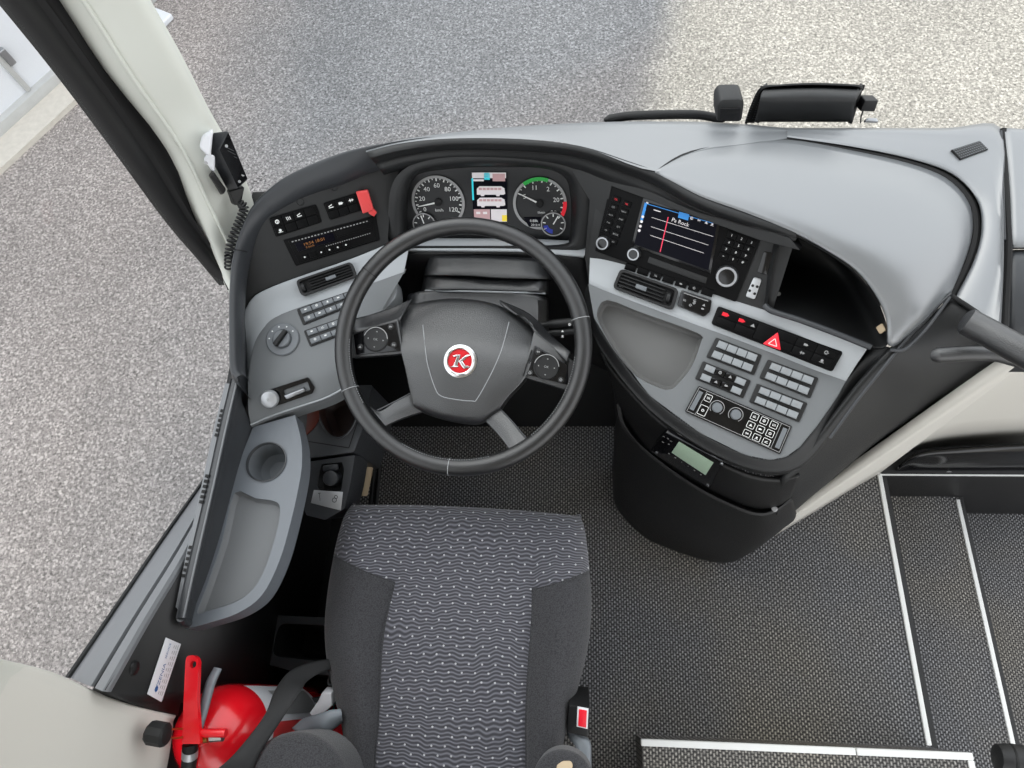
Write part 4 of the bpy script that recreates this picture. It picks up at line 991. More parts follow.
# upper shoulders
def shoulder(rows_, nm):
    b = MB(); loft(b, [[WH.hit(px, py, h) for px, py, h in r] for r in rows_], ku=4, kv=4); return b.build(nm, M['hub'], T, ang=60, solid=.004)
shoulder([[(352, 319, -.012), (372, 314, -.045), (395, 306, -.055), (412, 299, -.062)], [(352, 327, -.008), (372, 321, -.034), (395, 313, -.045), (408, 304, -.052)], [(353, 333, -.010), (374, 327, -.022), (396, 321, -.026), (401, 318, -.03)], [(354, 336, -.03), (374, 331, -.032), (396, 325, -.034), (402, 323, -.04)]], 'spoke_shoulder')
shoulder([[(500, 300, -.066), (530, 314, -.060), (552, 336, -.045), (571, 352, -.012)], [(505, 306, -.054), (534, 322, -.050), (552, 340, -.034), (568, 356, -.008)], [(528, 322, -.045), (537, 333, -.030), (552, 346, -.024), (567, 362, -.010)], [(530, 326, -.048), (538, 338, -.034), (552, 350, -.030), (567, 366, -.03)]], 'spoke_shoulder')
def keypad(poly_, cen, par, sym, bt, lab_):
    h = -.0195
    b = MB(); prism(b, WH, rounded(WH.ls(poly_, h), .003), -.026, h, .0015); kp_ = b.build('key_pad', M['gloss'], par); lab(kp_, lab_)
    q = WH.l(*cen, h); r = .0235
    b = MB(); lathe(b, WH, q[0], q[1], [(r, h), (r, h + .002), (r * .93, h + .003), (r * .88, h + .0015), (r * .3, h + .001), (.0001, h + .001)], 36)
    ringflat(b, WH, q[0], q[1], r * .92, r * .98, h + .0032, 1, 190, 350)
    for a in (0, 90, 180, 270):
        c = q + A(math.cos(math.radians(a)), math.sin(math.radians(a))) * r * .62; d = A(math.cos(math.radians(a)), math.sin(math.radians(a))) * .0016; p = A(-d[1], d[0])
        poly(b, WH, [c + d, c - d * .6 + p, c - d * .6 - p], h + .0026, 1)
    text(b, WH, sym, q[0], q[1], .006, h + .0026, 1)
    b.build('rocker_ring', [M['darker'], M['dim']], kp_, recalc=False)
    for px, py in bt:
        c = WH.l(px, py, h); b = MB(); lathe(b, WH, c[0], c[1], [(.0058, h), (.0055, h + .002), (.004, h + .0026), (.0001, h + .0026)], 18); icon(b, WH, c, int(px) % 7, .003, h + .003, 1)
        b.build('pad_button', [M['darker'], M['dim']], kp_, recalc=False)
keypad([(353, 331), (396, 320.5), (401, 351), (356, 355)], (376, 339.5), s1, 'OK', [(360.5, 347), (391, 327), (394, 345)], 'black key pad with round four-way key')
keypad([(534.5, 345), (568, 364), (568, 385), (524, 374)], (546.5, 367), s2, 'OK', [(538.5, 352), (530, 373), (561, 380)], 'black key pad with round four-way key')
# lower spokes: bright edge, leather root
def lspoke(p_in0, p_in1, p_out0, p_out1):
    b = MB()
    rows = []
    for (x0, y0, h0_), (x1, y1, h1_) in zip(p_in0, p_in1):
        a_, c_ = WH.hit(x0, y0, h0_), WH.hit(x1, y1, h1_)
        m_ = (a_ + c_) / 2 + WH.n * .005
        rows.append([a_ - WH.n * .016, a_, a_ * .85 + c_ * .15 + WH.n * .003, m_, a_ * .15 + c_ * .85 + WH.n * .003, c_, c_ - WH.n * .016])
    loft(b, rows, ku=5, kv=4); return b.build('spoke', M['hub'], T, ang=60)
sp = lspoke([(370, 406, -.004), (380, 411, -.010), (395, 402, -.024), (414, 392, -.040)], [(386, 426, -.004), (392, 423, -.012), (404, 418, -.026), (422, 412, -.040)], 0, 0)
hubtube([(377, 410.5, -.009), (394, 402, -.0225), (411, 393, -.036)], .0014, 'rim', 'spoke_bead', sp)
sp = lspoke([(538, 444, -.004), (528, 440, -.012), (512, 421, -.026), (496, 404, -.040)], [(512, 455, -.004), (508, 448, -.014), (497, 434, -.028), (484, 420, -.040)], 0, 0)
hubtube([(527, 439, -.010), (512, 421.5, -.0235), (497, 405.5, -.037)], .0014, 'rim', 'spoke_bead', sp)

# ---- column, cowl and stalk
T = thing('steering_column_cowl', 'grained black stepped cowl over the steering column below the wheel', 'steering column', P(485, 290, .68))
def slabloft(nm, m, rows_, par, **k):
    b = MB(); lp(b, rows_, ku=3, kv=4); return b.build(nm, M[m], par, **k)
slabloft('cowl_top', 'hub', [[(429, 258, .60), (427, 273, .60), (426, 276, .60)], [(429.5, 256, .715), (428, 270, .715), (427, 275, .712)], [(470, 255, .724), (470, 271, .724), (470, 276, .72)], [(500, 256, .724), (500, 273, .723), (500, 278, .72)], [(543, 259, .715), (546, 274, .715), (547.5, 279, .712)], [(545, 261, .60), (548, 275, .60), (549, 280, .60)]], T, ang=60, solid=.004)
slabloft('cowl_middle', 'hub', [[(426, 274, .55), (424, 289, .55), (423.5, 292, .55)], [(428, 274, .70), (426, 287, .70), (425, 290, .697)], [(480, 278, .705), (480, 288, .705), (480, 290.5, .702)], [(520, 279, .704), (520, 289.5, .704), (520, 292, .70)], [(546, 280, .70), (545.5, 289, .70), (545.5, 293, .695)], [(549, 280, .55), (549, 290, .55), (549, 295, .55)]], T, ang=60, solid=.004)
slabloft('cowl_lower', 'hub', [[(409, 300, .52), (408, 320, .5), (408, 345, .5)], [(411, 293, .69), (409, 308, .68), (410, 345, .66)], [(450, 290, .70), (450, 305, .69), (450, 345, .67)], [(510, 292, .70), (515, 305, .69), (515, 345, .67)], [(545, 297, .69), (545, 312, .68), (544, 345, .66)], [(549, 300, .52), (549, 320, .5), (549, 345, .5)]], T, ang=60, solid=.004)
b = MB(); tube(b, smooth([P(*p) for p in ((425, 290.5, .699), (450, 291, .704), (480, 291.5, .705), (520, 292.5, .703), (545.5, 293.5, .698))], 4), .0018, 6); b.build('cowl_bead', M['trim'], T)
b = MB(); f = Fr.axes(WC, WH.ex, WH.n); lathe(b, f, 0, 0, [(.030, -.056), (.034, -.08), (.05, -.10), (.05, -.30), (.045, -.62)], 24); b.build('column_tube', M['pit'], T)
T = thing('column_stalk', 'black column stalk with white symbols beside the right-hand wheel spoke', 'stalk', P(555, 328, .71))
b = MB(); tube(b, smooth([P(536, 326, .70), P(548, 324.5, .705), P(562, 323, .715), P(578, 321.5, .725), P(590, 321, .73)], 3), [.006] * 4 + [.0085] * 9, 14); b.build('wiper_lever', M['dark'], T, ang=50)
b = MB(); tube(b, smooth([P(538, 334, .69), P(550, 333, .695), P(562, 332, .70), P(576, 330.5, .708), P(588, 330, .715)], 3), [.005] * 4 + [.0075] * 9, 14); b.build('retarder_lever', M['dark'], T, ang=50)
b = MB()
for (px, py, z, k) in ((569.5, 324.5, .727, 1), (562.5, 331, .712, 3), (562.5, 336, .708, 7)):
    f = Fr.axes(P(px, py, z), (1, 0, 0), EYE - P(px, py, z)); icon(b, f, A(0, 0), k, .0028, .001, 0)
b.build('stalk_symbols', M['white'], T, recalc=False)

# ================================================================ RADIO
RD = Fr.px((611, 182, .87), (763, 233, .87), (595, 250, .775)).turned(611, 182, 763, 233)
SU = [(603, 173), (792, 239), (770, 309), (590, 258)]
b = MB(); plate(b, RD, rounded(RD.ls([(601, 171), (700, 205), (795, 240), (772, 312), (700, 290), (588, 257)]), .004), [], -.04, .001); b.build('radio_surround', M['dark'], D, bevel=.002)
c = RD.ls([(611.5, 182.5), (763, 233.5), (736, 301.5), (595.5, 250.5)])
T = thing('radio', 'black radio and navigation unit with a dark lit screen, keys and knobs', 'radio', RD.w(*bil(c, .5, .5)))
b = MB(); prism(b, RD, rounded(c, .003), -.003, .005, .0012); b.build('front_plate', M['radio'], T)
sc_ = RD.ls([(646, 201), (718, 222), (709, 269.5), (635, 243.5)])
b = MB(); prism(b, RD, inset(sc_, -.005), .003, .0065, .001); sb = b.build('screen_bezel', M['gloss'], T)
b = MB(); poly(b, RD, sc_, .0068, 0)
def sc(u0, v0, u1, v1, mi, h=.0071): poly(b, RD, cell(sc_, u0, v0, u1, v1), h, mi)
sc(.0, .02, .035, .42, 2); sc(.0, .03, .95, .045, 2); sc(.48, .0, .62, .13, 2, .0072); sc(.02, .0, .05, .03, 1)
for u in (.66, .76, .86, .94): icon(b, RD, bil(sc_, u, .06), int(u * 50), .003, .0074, 1)
for v in (.18, .34, .45, .56, .66): dot(b, RD, *bil(sc_, .022, v), .0026, .0074, 2 if v < .3 else 1)
for u0, v in ((.14, .29), (.16, .49), (.18, .68)): sc(u0, v, .98 - (v - .29) * .2, v + .009, 1)
sc(.348, .18, .360, .97, 3, .0074)
q = bil(sc_, .53, .21); text(b, RD, 'Pa Rock', q[0], q[1], .0098, .0076, 1)
sc(.14, .11, .24, .13, 1)
b.build('display', [M['screen'], M['scrw'], M['scrb'], M['scrr']], sb, recalc=False)
def knob(par, fr, cpx, rp, h, mring='steel', nm='knob'):
    q = fr.l(*cpx, h); r = np.linalg.norm(fr.l(cpx[0] + rp, cpx[1], h) - q)
    b = MB(); lathe(b, fr, q[0], q[1], [(r * 1.05, .003), (r * 1.0, h * .7), (r * .92, h), (r * .72, h), (r * .68, h - .002), (.0001, h - .002)], 32)
    o = b.build(nm, M[mring], par); b = MB(); lathe(b, fr, q[0], q[1], [(r * .71, h - .003), (r * .69, h - .0008), (.0001, h - .0005)], 28); b.build('knob_cap', M['gloss'], o); return o
knob(T, RD, (602, 243.5), 6.6, .016); knob(T, RD, (633, 254.5), 6.4, .016); kb = knob(T, RD, (726.5, 277), 11.5, .012, 'steel', 'menu_dial')
lk = RD.ls([(613, 190), (635, 197.5), (616, 249), (596, 243)])
k = 0
for r in range(6):
    for j in range(2):
        if r == 5 and j == 0: continue
        v0 = .07 + r * .145 + j * .02
        p = cell(lk, .1 + j * .5, v0, .48 + j * .5, v0 + .105); b = MB(); prism(b, RD, p, .003, .0072, .0012)
        text(b, RD, ['TEL', 'TEL', 'CD', 'NAVI', 'AUX', 'MAP', 'SYS', 'SET', 'TP', 'BACK', 'AS', 'MUTE'][k % 12], *bil(p, .5, .5), .0042, .0075, 1); k += 1
        b.build('key', [M['radio'], M['redlit'] if r == 0 else M['dim']], T, recalc=False)
rk = RD.ls([(729, 229), (759, 240), (747, 266), (718, 257)])
for r in range(4):
    for j in range(3):
        p = cell(rk, .02 + j * .33, .03 + r * .25, .31 + j * .33, .24 + r * .25); b = MB(); prism(b, RD, p, .003, .007, .001)
        text(b, RD, '123456789*0#'[r * 3 + j], *bil(p, .5, .5), .006, .0074, 1); b.build('key', [M['radio'], M['white']], T, recalc=False)
lo_ = RD.ls([(650, 256), (708, 277), (706, 283), (648, 262)]); b = MB(); prism(b, RD, rounded(lo_, .001), .003, .0062, .001); b.build('disc_slot', M['dark'], T)
lo_ = RD.ls([(626, 262), (716, 290), (713, 297), (624, 268)])
for k in range(7):
    p = cell(lo_, k / 7 + .01, 0, (k + 1) / 7 - .01, 1); b = MB(); prism(b, RD, p, .003, .0065, .001)
    if k in (2, 4, 5): icon(b, RD, bil(p, .5, .5), k, .0028, .0068, 1)
    b.build('key', [M['radio'], M['dim']], T, recalc=False)
b = MB(); prism(b, RD, rounded(RD.ls([(764, 251), (774, 253), (767, 275), (757, 272)]), .002), .0, .003, .001); b.build('blind_cover', M['gloss'], D)
T2 = thing('socket_plate', 'small pale socket plate with dark holes beside the radio dial', 'socket', RD.hit(754, 288))
b = MB(); p = rounded(RD.ls([(754, 276.5), (762, 279), (755, 299), (745.5, 296)]), .004); prism(b, RD, p, .0, .005, .0015)
for u, v in ((750, 290), (755, 293), (753, 285), (757.5, 286)): dot(b, RD, *RD.l(u, v), .0026, .0054, 1)
b.build('plate', [M['foil'], M['pit']], T2, recalc=False)
# ================================================================ CENTRE CONSOLE
PT = Fr.px((604, 296, .745), (850, 372, .742), (716, 440, .668)).turned(668, 316, 845, 378)
STr = [(590, 257), (606, 259), (640, 268), (700, 288.5), (735, 300), (772, 311), (820, 327), (868, 346)]
STc = [(589, 283), (606, 291), (640, 304), (690, 322.5), (730, 337), (772, 353), (812, 369), (846, 381)]
T = thing('centre_console', 'large grey and charcoal console beside the wheel with recessed tray and keypads', 'console', P(690, 400, .4))
cst = [PT.hit(*p) for p in STc]
stp = [RD.hit(*p, -.002) for p in STr[:6]] + [P(820, 327, .79), P(868, 346, .785)]
b = MB(); loft(b, [[p + A(0, .01, -.02) for p in stp], stp, [p * .9 + q * .1 + A(0, -.002, .001) for p, q in zip(stp, cst)], [p * .5 + q * .5 for p, q in zip(stp, cst)], cst, [p + A(0, 0, -.02) for p in cst]], ku=3, kv=4)
b.build('vent_strip', M['trim'], T, ang=55)
ST = Fr(RD.hit(640, 268, -.002), RD.hit(735, 300, -.002), PT.hit(668, 315)).turned(640, 285, 700, 306)
# top panel with tray recess
top = [(588, 284), (606, 291), (640, 304), (690, 322.5), (730, 337), (772, 353), (812, 369), (846, 381), (838, 396), (818, 425), (800, 447), (786, 457), (770, 460), (745, 455), (700, 433), (650, 396), (612, 348), (594, 318)]
outt = [A(*p[:2]) for p in [(*PT.l(*p), 0) for p in top]]
tr = [(607, 300), (640, 312), (688, 329), (702, 336), (701, 342), (692, 366), (676, 386), (668, 389.5), (660, 388), (636, 376), (614, 350), (600, 325), (597, 312)]
trh = [A(*p[:2]) for p in smooth([(*PT.l(*p), 0) for p in tr], 3, True)]
b = MB(); plate(b, PT, outt, [trh], -.045, 0); b.build('top_panel', M['panel'], T, bevel=.002)
b = MB(); bowl(b, PT, trh, -.001, -.032, .002, .005); lab(b.build('tray_lining', M['mat2'], T), 'grey rubber tray lining')
# thick lip round the driver side of the console
li = [PT.hit(*p) for p in ((588, 284), (594, 318), (612, 348), (650, 396), (700, 433), (745, 455), (770, 460), (786, 457), (800, 447), (818, 425), (838, 396), (848, 379), (868, 348))]
lo = [P(*p) for p in ((585, 292, .71), (590, 325, .70), (606, 358, .685), (646, 407, .663), (697, 445, .648), (743, 467, .643), (776, 473, .645), (796, 468, .65), (812, 456, .66), (832, 431, .68), (856, 399, .70), (868, 377, .735), (889, 347, .79))]
lo2 = [P(*p) for p in ((587, 297, .67), (594, 332, .66), (610, 362, .645), (650, 411, .622), (699, 448, .606), (744, 469, .602), (777, 475, .604), (797, 470, .61), (813, 458, .63), (834, 433, .65), (858, 401, .68), (869, 379, .72), (890, 350, .78))]
lo3 = [p * .90 + A(.66, .6, .60) * .10 for p in lo2]
b = MB(); loft(b, [[p + A(0, 0, -.01) for p in li], [p + A(0, 0, .0015) for p in li], [p * .7 + q * .3 + A(0, 0, .004) for p, q in zip(li, lo)], [p * .2 + q * .8 + A(0, 0, .002) for p, q in zip(li, lo)], lo, lo2, lo3], ku=3, kv=5)
b.build('lip', M['dark'], T, ang=60)
# upper body under the lip, and the kick panel standing proud of it
U0 = [(600, 352, .655), (612, 372, .645), (652, 416, .62), (700, 452, .605), (744, 474, .60), (778, 480, .60), (800, 476, .61)]
U1 = [(612, 385, .58), (622, 398, .57), (655, 431, .56), (700, 464, .55), (745, 488, .545), (776, 492, .55), (797, 484, .57)]
U2 = [(616, 420, .45), (628, 430, .44), (652, 456, .44), (702, 487, .44), (748, 508, .44), (775, 509, .44), (790, 500, .46)]
b = MB(); lp(b, [U0, U1, U2, [(p[0], p[1], p[2] - .06) for p in U2]], ku=4, kv=5); b.build('upper_body', M['darker'], T, ang=60, solid=.006)
V0 = [(619, 398, .53), (620, 408, .515), (624, 424, .49), (637, 441.5, .465), (662, 463, .455), (700, 488.5, .45), (738, 507, .448), (760, 513, .448), (776, 508.5, .45), (790, 497, .47)]
V0b = [(617.5, 399, .525), (618, 410, .51), (622, 427, .485), (635, 445, .46), (661, 467, .45), (699, 492.5, .445), (738, 511, .443), (761, 517, .443), (778, 512, .445), (793, 500, .465)]
V1 = [(614, 440, .30), (614, 452, .29), (618, 466, .28), (634, 488, .27), (660, 508, .27), (695, 528, .27), (734, 541, .27), (758, 544, .27), (776, 534, .28), (796, 516, .30)]
V2 = [(613, 470, .06), (613, 488, .06), (618, 508, .05), (643, 534, .03), (664, 545, .03), (690, 555, .03), (718, 562, .02), (738, 560, .02), (757, 545, .02), (790, 524, .02)]
b = MB(); lp(b, [[(p[0] + 1.5, p[1] - 3, p[2] - .012) for p in V0], V0, V0b, V1, V2, [(p[0], p[1] - 4, 0.0) for p in V2]], ku=4, kv=4); b.build('kick_panel', M['darker'], T, ang=60, solid=.006)
b = MB(); f = Fr.axes(P(774.5, 509, .456), (1, 0, 0), EYE - P(774.5, 509, .456)); lathe(b, f, 0, 0, [(.006, -.004), (.006, .002), (.0045, .0035), (.0001, .004)], 16); b.build('screw', M['dim'], T)
b = MB(); tube(b, smooth([P(*p) for p in ((752, 486, .547), (747, 497, .49), (741, 505, .45))], 3), .0014, 6); b.build('panel_joint', M['pit'], T)
b = MB(); tube(b, smooth([P(*p) for p in ((777, 513, .444), (766, 530, .30), (752, 549, .05))], 3), .0014, 6); b.build('panel_joint', M['pit'], T)

# ---- shelf recess
op = [(777, 250), (792, 236), (828, 253), (856, 273), (876, 298), (886, 322), (888, 343), (872, 347), (820, 327), (772, 311), (768, 300)]
oz = [.868, .90, .895, .878, .858, .832, .80, .787, .79, .785, .80]
r0 = [P(x, y, z) for (x, y), z in zip(op, oz)]; cen = sum(r0) / len(r0)
def shrink(k, dv): return [cen + (p - cen) * k + dv for p in r0]
b = MB(); loft(b, [shrink(1.06, A(0, .012, -.02)), r0, shrink(1.0, A(0, .02, -.012)), shrink(.97, A(.0, .10, -.05)), shrink(.85, A(0, .17, -.08)), shrink(.4, A(0, .19, -.09)), shrink(.01, A(0, .19, -.09))], ku=3, kv=4, closed=True)
b.build('shelf_recess', M['dark'], D, ang=50)
b = MB(); tube(b, smooth([P(*p) + A(0, 0, .003) for p in ((764, 306, .79), (772, 312, .79), (800, 321, .793), (835, 334, .795), (870, 348, .79))], 5), .0055, 10); b.build('shelf_bead', M['rim'], D)
b = MB(); sf = Fr.axes(cen + A(-.06, .05, -.072), (1, -.35, 0), EYE - cen); lathe(b, sf, 0, 0, [(.004, 0), (.004, .003), (.0001, .004)], 10); b.build('shelf_screw', M['dim'], D)
b = MB(); lf = Fr.axes(P(879, 327, .80), (.3, -1, 0), EYE - P(879, 327, .8) + A(-1.2, 0, 0)); prism(b, lf, rounded(rect(-.002, -.009, .012, .004), .003), 0, .003, .001); lab(b.build('pale_sticker', M['wood'], D), 'pale sticker inside the shelf')

# ---- strip fittings
air_vent('air_vent', 'long dark air vent in the light strip below the radio', ST.moved(.002), [(621, 269), (679, 289.5), (673, 311), (613, 288.5)], 4, .88)
c = [(681.5, 290), (712, 300), (710, 312), (704, 317), (677, 306)]
t = thing('switch_module', 'small black switch module between vent and hazard strip', 'switch', ST.hit(694, 303)); b = MB(); prism(b, ST, rounded(ST.ls(c), .004), -.002, .006, .002); b.build('housing', M['gloss'], t)
cc = ST.ls([(683, 292), (710, 301), (706, 314), (679, 304)])
b = MB()
line(b, ST, bil(cc, .05, .08), bil(cc, .95, .08), .0012, .0066, 0)
for i, (u, v) in enumerate(((.5, .35), (.5, .55), (.15, .6), (.85, .45), (.85, .75), (.4, .8))): icon(b, ST, bil(cc, u, v), i, .0028, .0066, 0)
b.build('print', M['dim'], t, recalc=False)
HZc = [(718, 306), (843, 352), (832, 372), (711, 324)]
c = corners(ST, HZc); t = thing('hazard_switch_strip', 'long gloss black switch strip with lit red hazard triangle', 'switches', ST.w(*bil(c, .5, .5)))
b = MB(); prism(b, ST, rounded(c, .005), -.004, .005, .002); b.build('housing', M['radio'], t)
for k in range(6):
    for r in range(2):
        if k == 2 and True:
            if r == 1: continue
        p = cell(c, .03 + .157 * k, .1 + .405 * r, .184 + .157 * k, .495 + .405 * r) if k != 2 else cell(c, .03 + .157 * k, .1, .175 + .157 * k, .9)
        b = MB(); prism(b, ST, p, .003, .007, .0012); q = bil(p, .5, .5)
        if k == 0 and r == 0: icon(b, ST, bil(p, .35, .5), 4, .0065, .0074, 1)
        elif k == 1 and r == 0: icon(b, ST, bil(p, .2, .5), 4, .0060, .0074, 1); icon(b, ST, bil(p, .8, .55), 3, .004, .0074, 2)
        elif k in (4, 5) : icon(b, ST, q, k + r * 2, .004, .0074, 2)
        hz = b.build('rocker' if k != 2 else 'hazard_button', [M['radio'], M['redlit'], M['dim']], t, recalc=False)
        if k == 2:
            q = ST.l(774, 341); tri = [q + A(-.0165, .012), q + A(.0165, .012), q + A(0, -.0165)]
            hf = ST; b = MB(); prism(b, ST, rounded(tri, .003), .006, .0095, .0012); q2 = q + A(0, .003)
            for s_ in (.0075, ): 
                for i in range(3): 
                    aa = [A(-s_, s_ * .7), A(s_, s_ * .7), A(0, -s_ * .9)]; line(b, ST, q2 + aa[i], q2 + aa[(i + 1) % 3], .0012, .0099, 1)
            b.build('hazard_triangle', [M['redlit'], M['white']], hz, recalc=False)

# ---- key blocks on the top panel
GK = 'pale key blocks on the centre console'
PM = 'button'
switch_block('pale key block beside the tray corner, just below the hazard strip', PT, [(716, 337.5), (762, 355), (754, 375.5), (706, 357)], 4, [PM], GK, [None, None, None, None, None, None, None, 2], h=.009)
switch_block('pale key block nearest the door, just below the hazard strip', PT, [(768, 359.5), (818.5, 378), (810, 398.5), (759, 378)], 4, [PM], GK, [5, 5, None, None, None, None, None, None], h=.009)
switch_block('pale key block in the outer corner beside the climate controls', PT, [(757, 383.5), (807.5, 403), (799, 422.5), (749, 402)], 4, [PM], GK, [0, None, 1, 2, None, 7, None, None], h=.009)
switch_block('key block with pale end keys and black middle keys', PT, [(703, 361), (751, 380.5), (743, 398.5), (695, 379)], 4, [PM, 'gloss', 'gloss', PM, PM, 'gloss', 'gloss', PM], GK, [7, 1, 3, None, None, 3, 4, None], h=.009, print_m='dim')
# ---- climate control
c = corners(PT, [(698.5, 385.5), (792, 426), (780, 454.5), (684.5, 411.5)])
t = thing('climate_control', 'black climate control panel with two round knobs and white-edged keys', 'climate control', PT.w(*bil(c, .5, .5)))
b = MB(); prism(b, PT, rounded(c, .003), -.003, .004, .0012)
e = inset(c, .003)
for i in range(4): line(b, PT, e[i], e[(i + 1) % 4], .0009, .0043, 1)
for u0 in (.105, .895): line(b, PT, bil(c, u0, .05), bil(c, u0, .95), .0009, .0043, 1)
poly(b, PT, cell(c, .03, .15, .075, .85), .0043, 2); poly(b, PT, cell(c, .925, .15, .97, .85), .0043, 2)
b.build('face', [M['gloss'], M['dim'], M['btn2']], t, recalc=False)
for cp in ((717, 407.5), (735.5, 414.5)):
    q = PT.l(*cp); b = MB(); ringflat(b, PT, q[0], q[1], .0118, .0132, .0045, 1, 130, 410)
    lathe(b, PT, q[0], q[1], [(.0095, .003), (.009, .014), (.0078, .0155), (.0001, .0158)], 26); b.build('knob', [M['btn2'], M['dim']], t)
def whkey(u0, v0, u1, v1, k):
    p = cell(c, u0, v0, u1, v1); b = MB(); prism(b, PT, rounded(p, .002), .003, .0065, .0012); e = rounded(inset(p, .0012), .0018)
    for i in range(len(e)): line(b, PT, e[i - 1], e[i], .0009, .0068, 1)
    icon(b, PT, bil(p, .5, .5), k, .003, .0068, 1); b.build('key', [M['gloss'], M['white']], t, recalc=False)
whkey(.105, .12, .185, .40, 2); whkey(.105, .52, .20, .90, 5)
for r in range(3):
    for j in range(3): whkey(.59 + j * .10, .08 + r * .30, .675 + j * .10, .34 + r * .30, r * 3 + j)
# ---- fare / fuel unit with green display under the lip
TK = Fr.px((667, 436, .572), (714, 461, .572), (660, 450, .50)).turned(664, 434, 721, 463).moved(.022)
c = TK.ls([(667, 430), (724, 460), (711, 486), (651, 449)])
t = thing('display_unit', 'black screwed-on unit with green display under the console lip', 'display', TK.w(*bil(c, .5, .5)))
b = MB(); prism(b, TK, rounded(c, .003), -.03, .006, .0015); b.build('housing', M['gloss'], t)
b = MB(); p = TK.ls([(680.5, 439), (715, 460), (707, 472.5), (673, 450)]); prism(b, TK, p, .004, .0068, .0006); lab(b.build('display', M['lcd'], t), 'green display')
b = MB()
for i, (px, py) in enumerate(((664, 436.5), (668, 438.5), (671, 441), (669, 444), (663, 442))): icon(b, TK, TK.l(px, py, .006), i, .0024, .0064, 0)
for i in range(6): q = TK.l(669 + i * 6.4, 453.5 + i * 4.2, .006); dot(b, TK, q[0], q[1], .0019 if i in (0, 1, 4, 5) else .001, .0064, 0)
for q in (TK.l(680, 434.5, .006), TK.l(714, 456, .006)): text(b, TK, 'MIB4', q[0], q[1], .0045, .0064, 0)
b.build('print', M['dim'], t, recalc=False)
for px, py in ((658, 450), (709, 482.5), (723, 461)):
    q = TK.l(px, py); b = MB(); lathe(b, TK, q[0], q[1], [(.003, .005), (.003, .008), (.0001, .0085)], 12); b.build('screw', M['steel'], t)

# ================================================================ DOOR SIDE
# cream lining from the console foot round to the entrance
W0 = [P(735, 559, 0), P(800, 521, 0), P(845, 493.5, 0), P(880, 473, 0)]
W1 = W0 + [A(1.12, .625, 0), A(1.30, .645, 0), A(1.55, .65, 0)]
zt = [.12, .50, .74, .86, .86, .86, .86]
b = MB(); rows = []
for k in (0, .5, 1): rows.append([p + A(.0, .004 * k, zt[i] * k) for i, p in enumerate(W1)])
W2 = [P(729, 560, 0), P(800, 519, .02), P(845, 490, .05), P(880, 468, .06)]
loft(b, rows, ku=2, kv=5); wr = struct(b.build('wall_right', M['beige'], solid=.02, ang=60))
b = MB(); tube(b, smooth([P(877, 471, .005), P(890, 455, .09), P(902, 441, .17)], 4), .0035, 8); b.build('lining_bead', M['beige'], wr)
b = MB(); tube(b, [P(876, 471, .006), P(886, 458, .06), P(896, 446, .12)], .0012, 6); b.build('lining_joint', M['rim'], wr)
# black step side panel with white edge
b = MB(); box(b, (1.035, .556, -.42), (1.75, .66, .003)); sp_ = struct(b.build('wall_step', M['darker']))
b = MB(); box(b, (1.03, .5585, .001), (1.75, .5625, .005)); b.build('edge_strip', M['white'], sp_)
b = MB(); f = Fr.axes(P(948, 473, -.004), (1, 0, 0), (0, -1, .5)); lathe(b, f, 0, 0, [(.008, 0), (.008, .003), (.0001, .004)], 12, sx=1.6); b.build('rivet', M['dim'], sp_)
# black ledge on the lining
t = thing('door_ledge', 'long black moulded ledge on the cream lining above the entrance steps', 'ledge', P(960, 460, .05))
b = MB(); lp(b, [[(898, 470, .01), (906, 461, .05), (925, 453.5, .085), (960, 450, .105), (1000, 448, .115), (1060, 445, .125)], [(898, 470.5, .008), (908, 463, .046), (927, 457, .075), (960, 455, .09), (1000, 453.5, .097), (1060, 451, .105)], [(899, 471, .004), (910, 467, .02), (930, 465, .03), (960, 464, .035), (1000, 463, .04), (1060, 461, .045)], [(900, 471, .004), (912, 470.5, .004), (932, 470.5, .004), (960, 470.5, .004), (1000, 470.5, .004), (1060, 470, .004)]], ku=4, kv=5)
b.build('ledge_body', M['gloss'], t, ang=60, solid=.01)
# dash end on the door side
t = thing('door_side_panel', 'grey panel at the door end of the dashboard beyond the upright joint', 'panel', P(1015, 200, .85))
b = MB(); lp(b, [[(1004, 131, .86), (1040, 133, .86), (1100, 136, .86)], [(1005, 132, .874), (1040, 134, .876), (1100, 138, .876)], [(1010, 190, .868), (1040, 192, .872), (1100, 196, .872)], [(1012, 243, .858), (1040, 242, .862), (1100, 240, .862)], [(1013, 248, .84), (1040, 247, .845), (1100, 244, .845)]], ku=4, kv=4); b.build('upper_pad', M['hood'], t, ang=60, solid=.01)
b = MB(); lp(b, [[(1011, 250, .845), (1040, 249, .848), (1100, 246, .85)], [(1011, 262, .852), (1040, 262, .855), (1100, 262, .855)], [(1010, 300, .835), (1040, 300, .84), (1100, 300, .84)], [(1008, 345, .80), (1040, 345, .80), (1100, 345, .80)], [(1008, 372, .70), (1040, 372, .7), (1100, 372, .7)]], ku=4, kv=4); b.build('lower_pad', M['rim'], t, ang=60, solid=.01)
b = MB(); tube(b, smooth([P(1003, 130, .868), P(1005, 190, .864), P(1008, 244, .855), P(1006, 290, .84), P(1004, 340, .83)], 4), .0065, 8); b.build('joint', M['pit'], t)
b = MB(); tube(b, [P(1008, 246, .852), P(1030, 246, .85), P(1060, 245, .85)], .005, 8); b.build('joint', M['pit'], t)
b = MB(); tube(b, [P(1001, 131, .873), P(1003, 190, .873), P(1004.5, 240, .862)], .0022, 8); b.build('joint_bead', M['rim'], t)
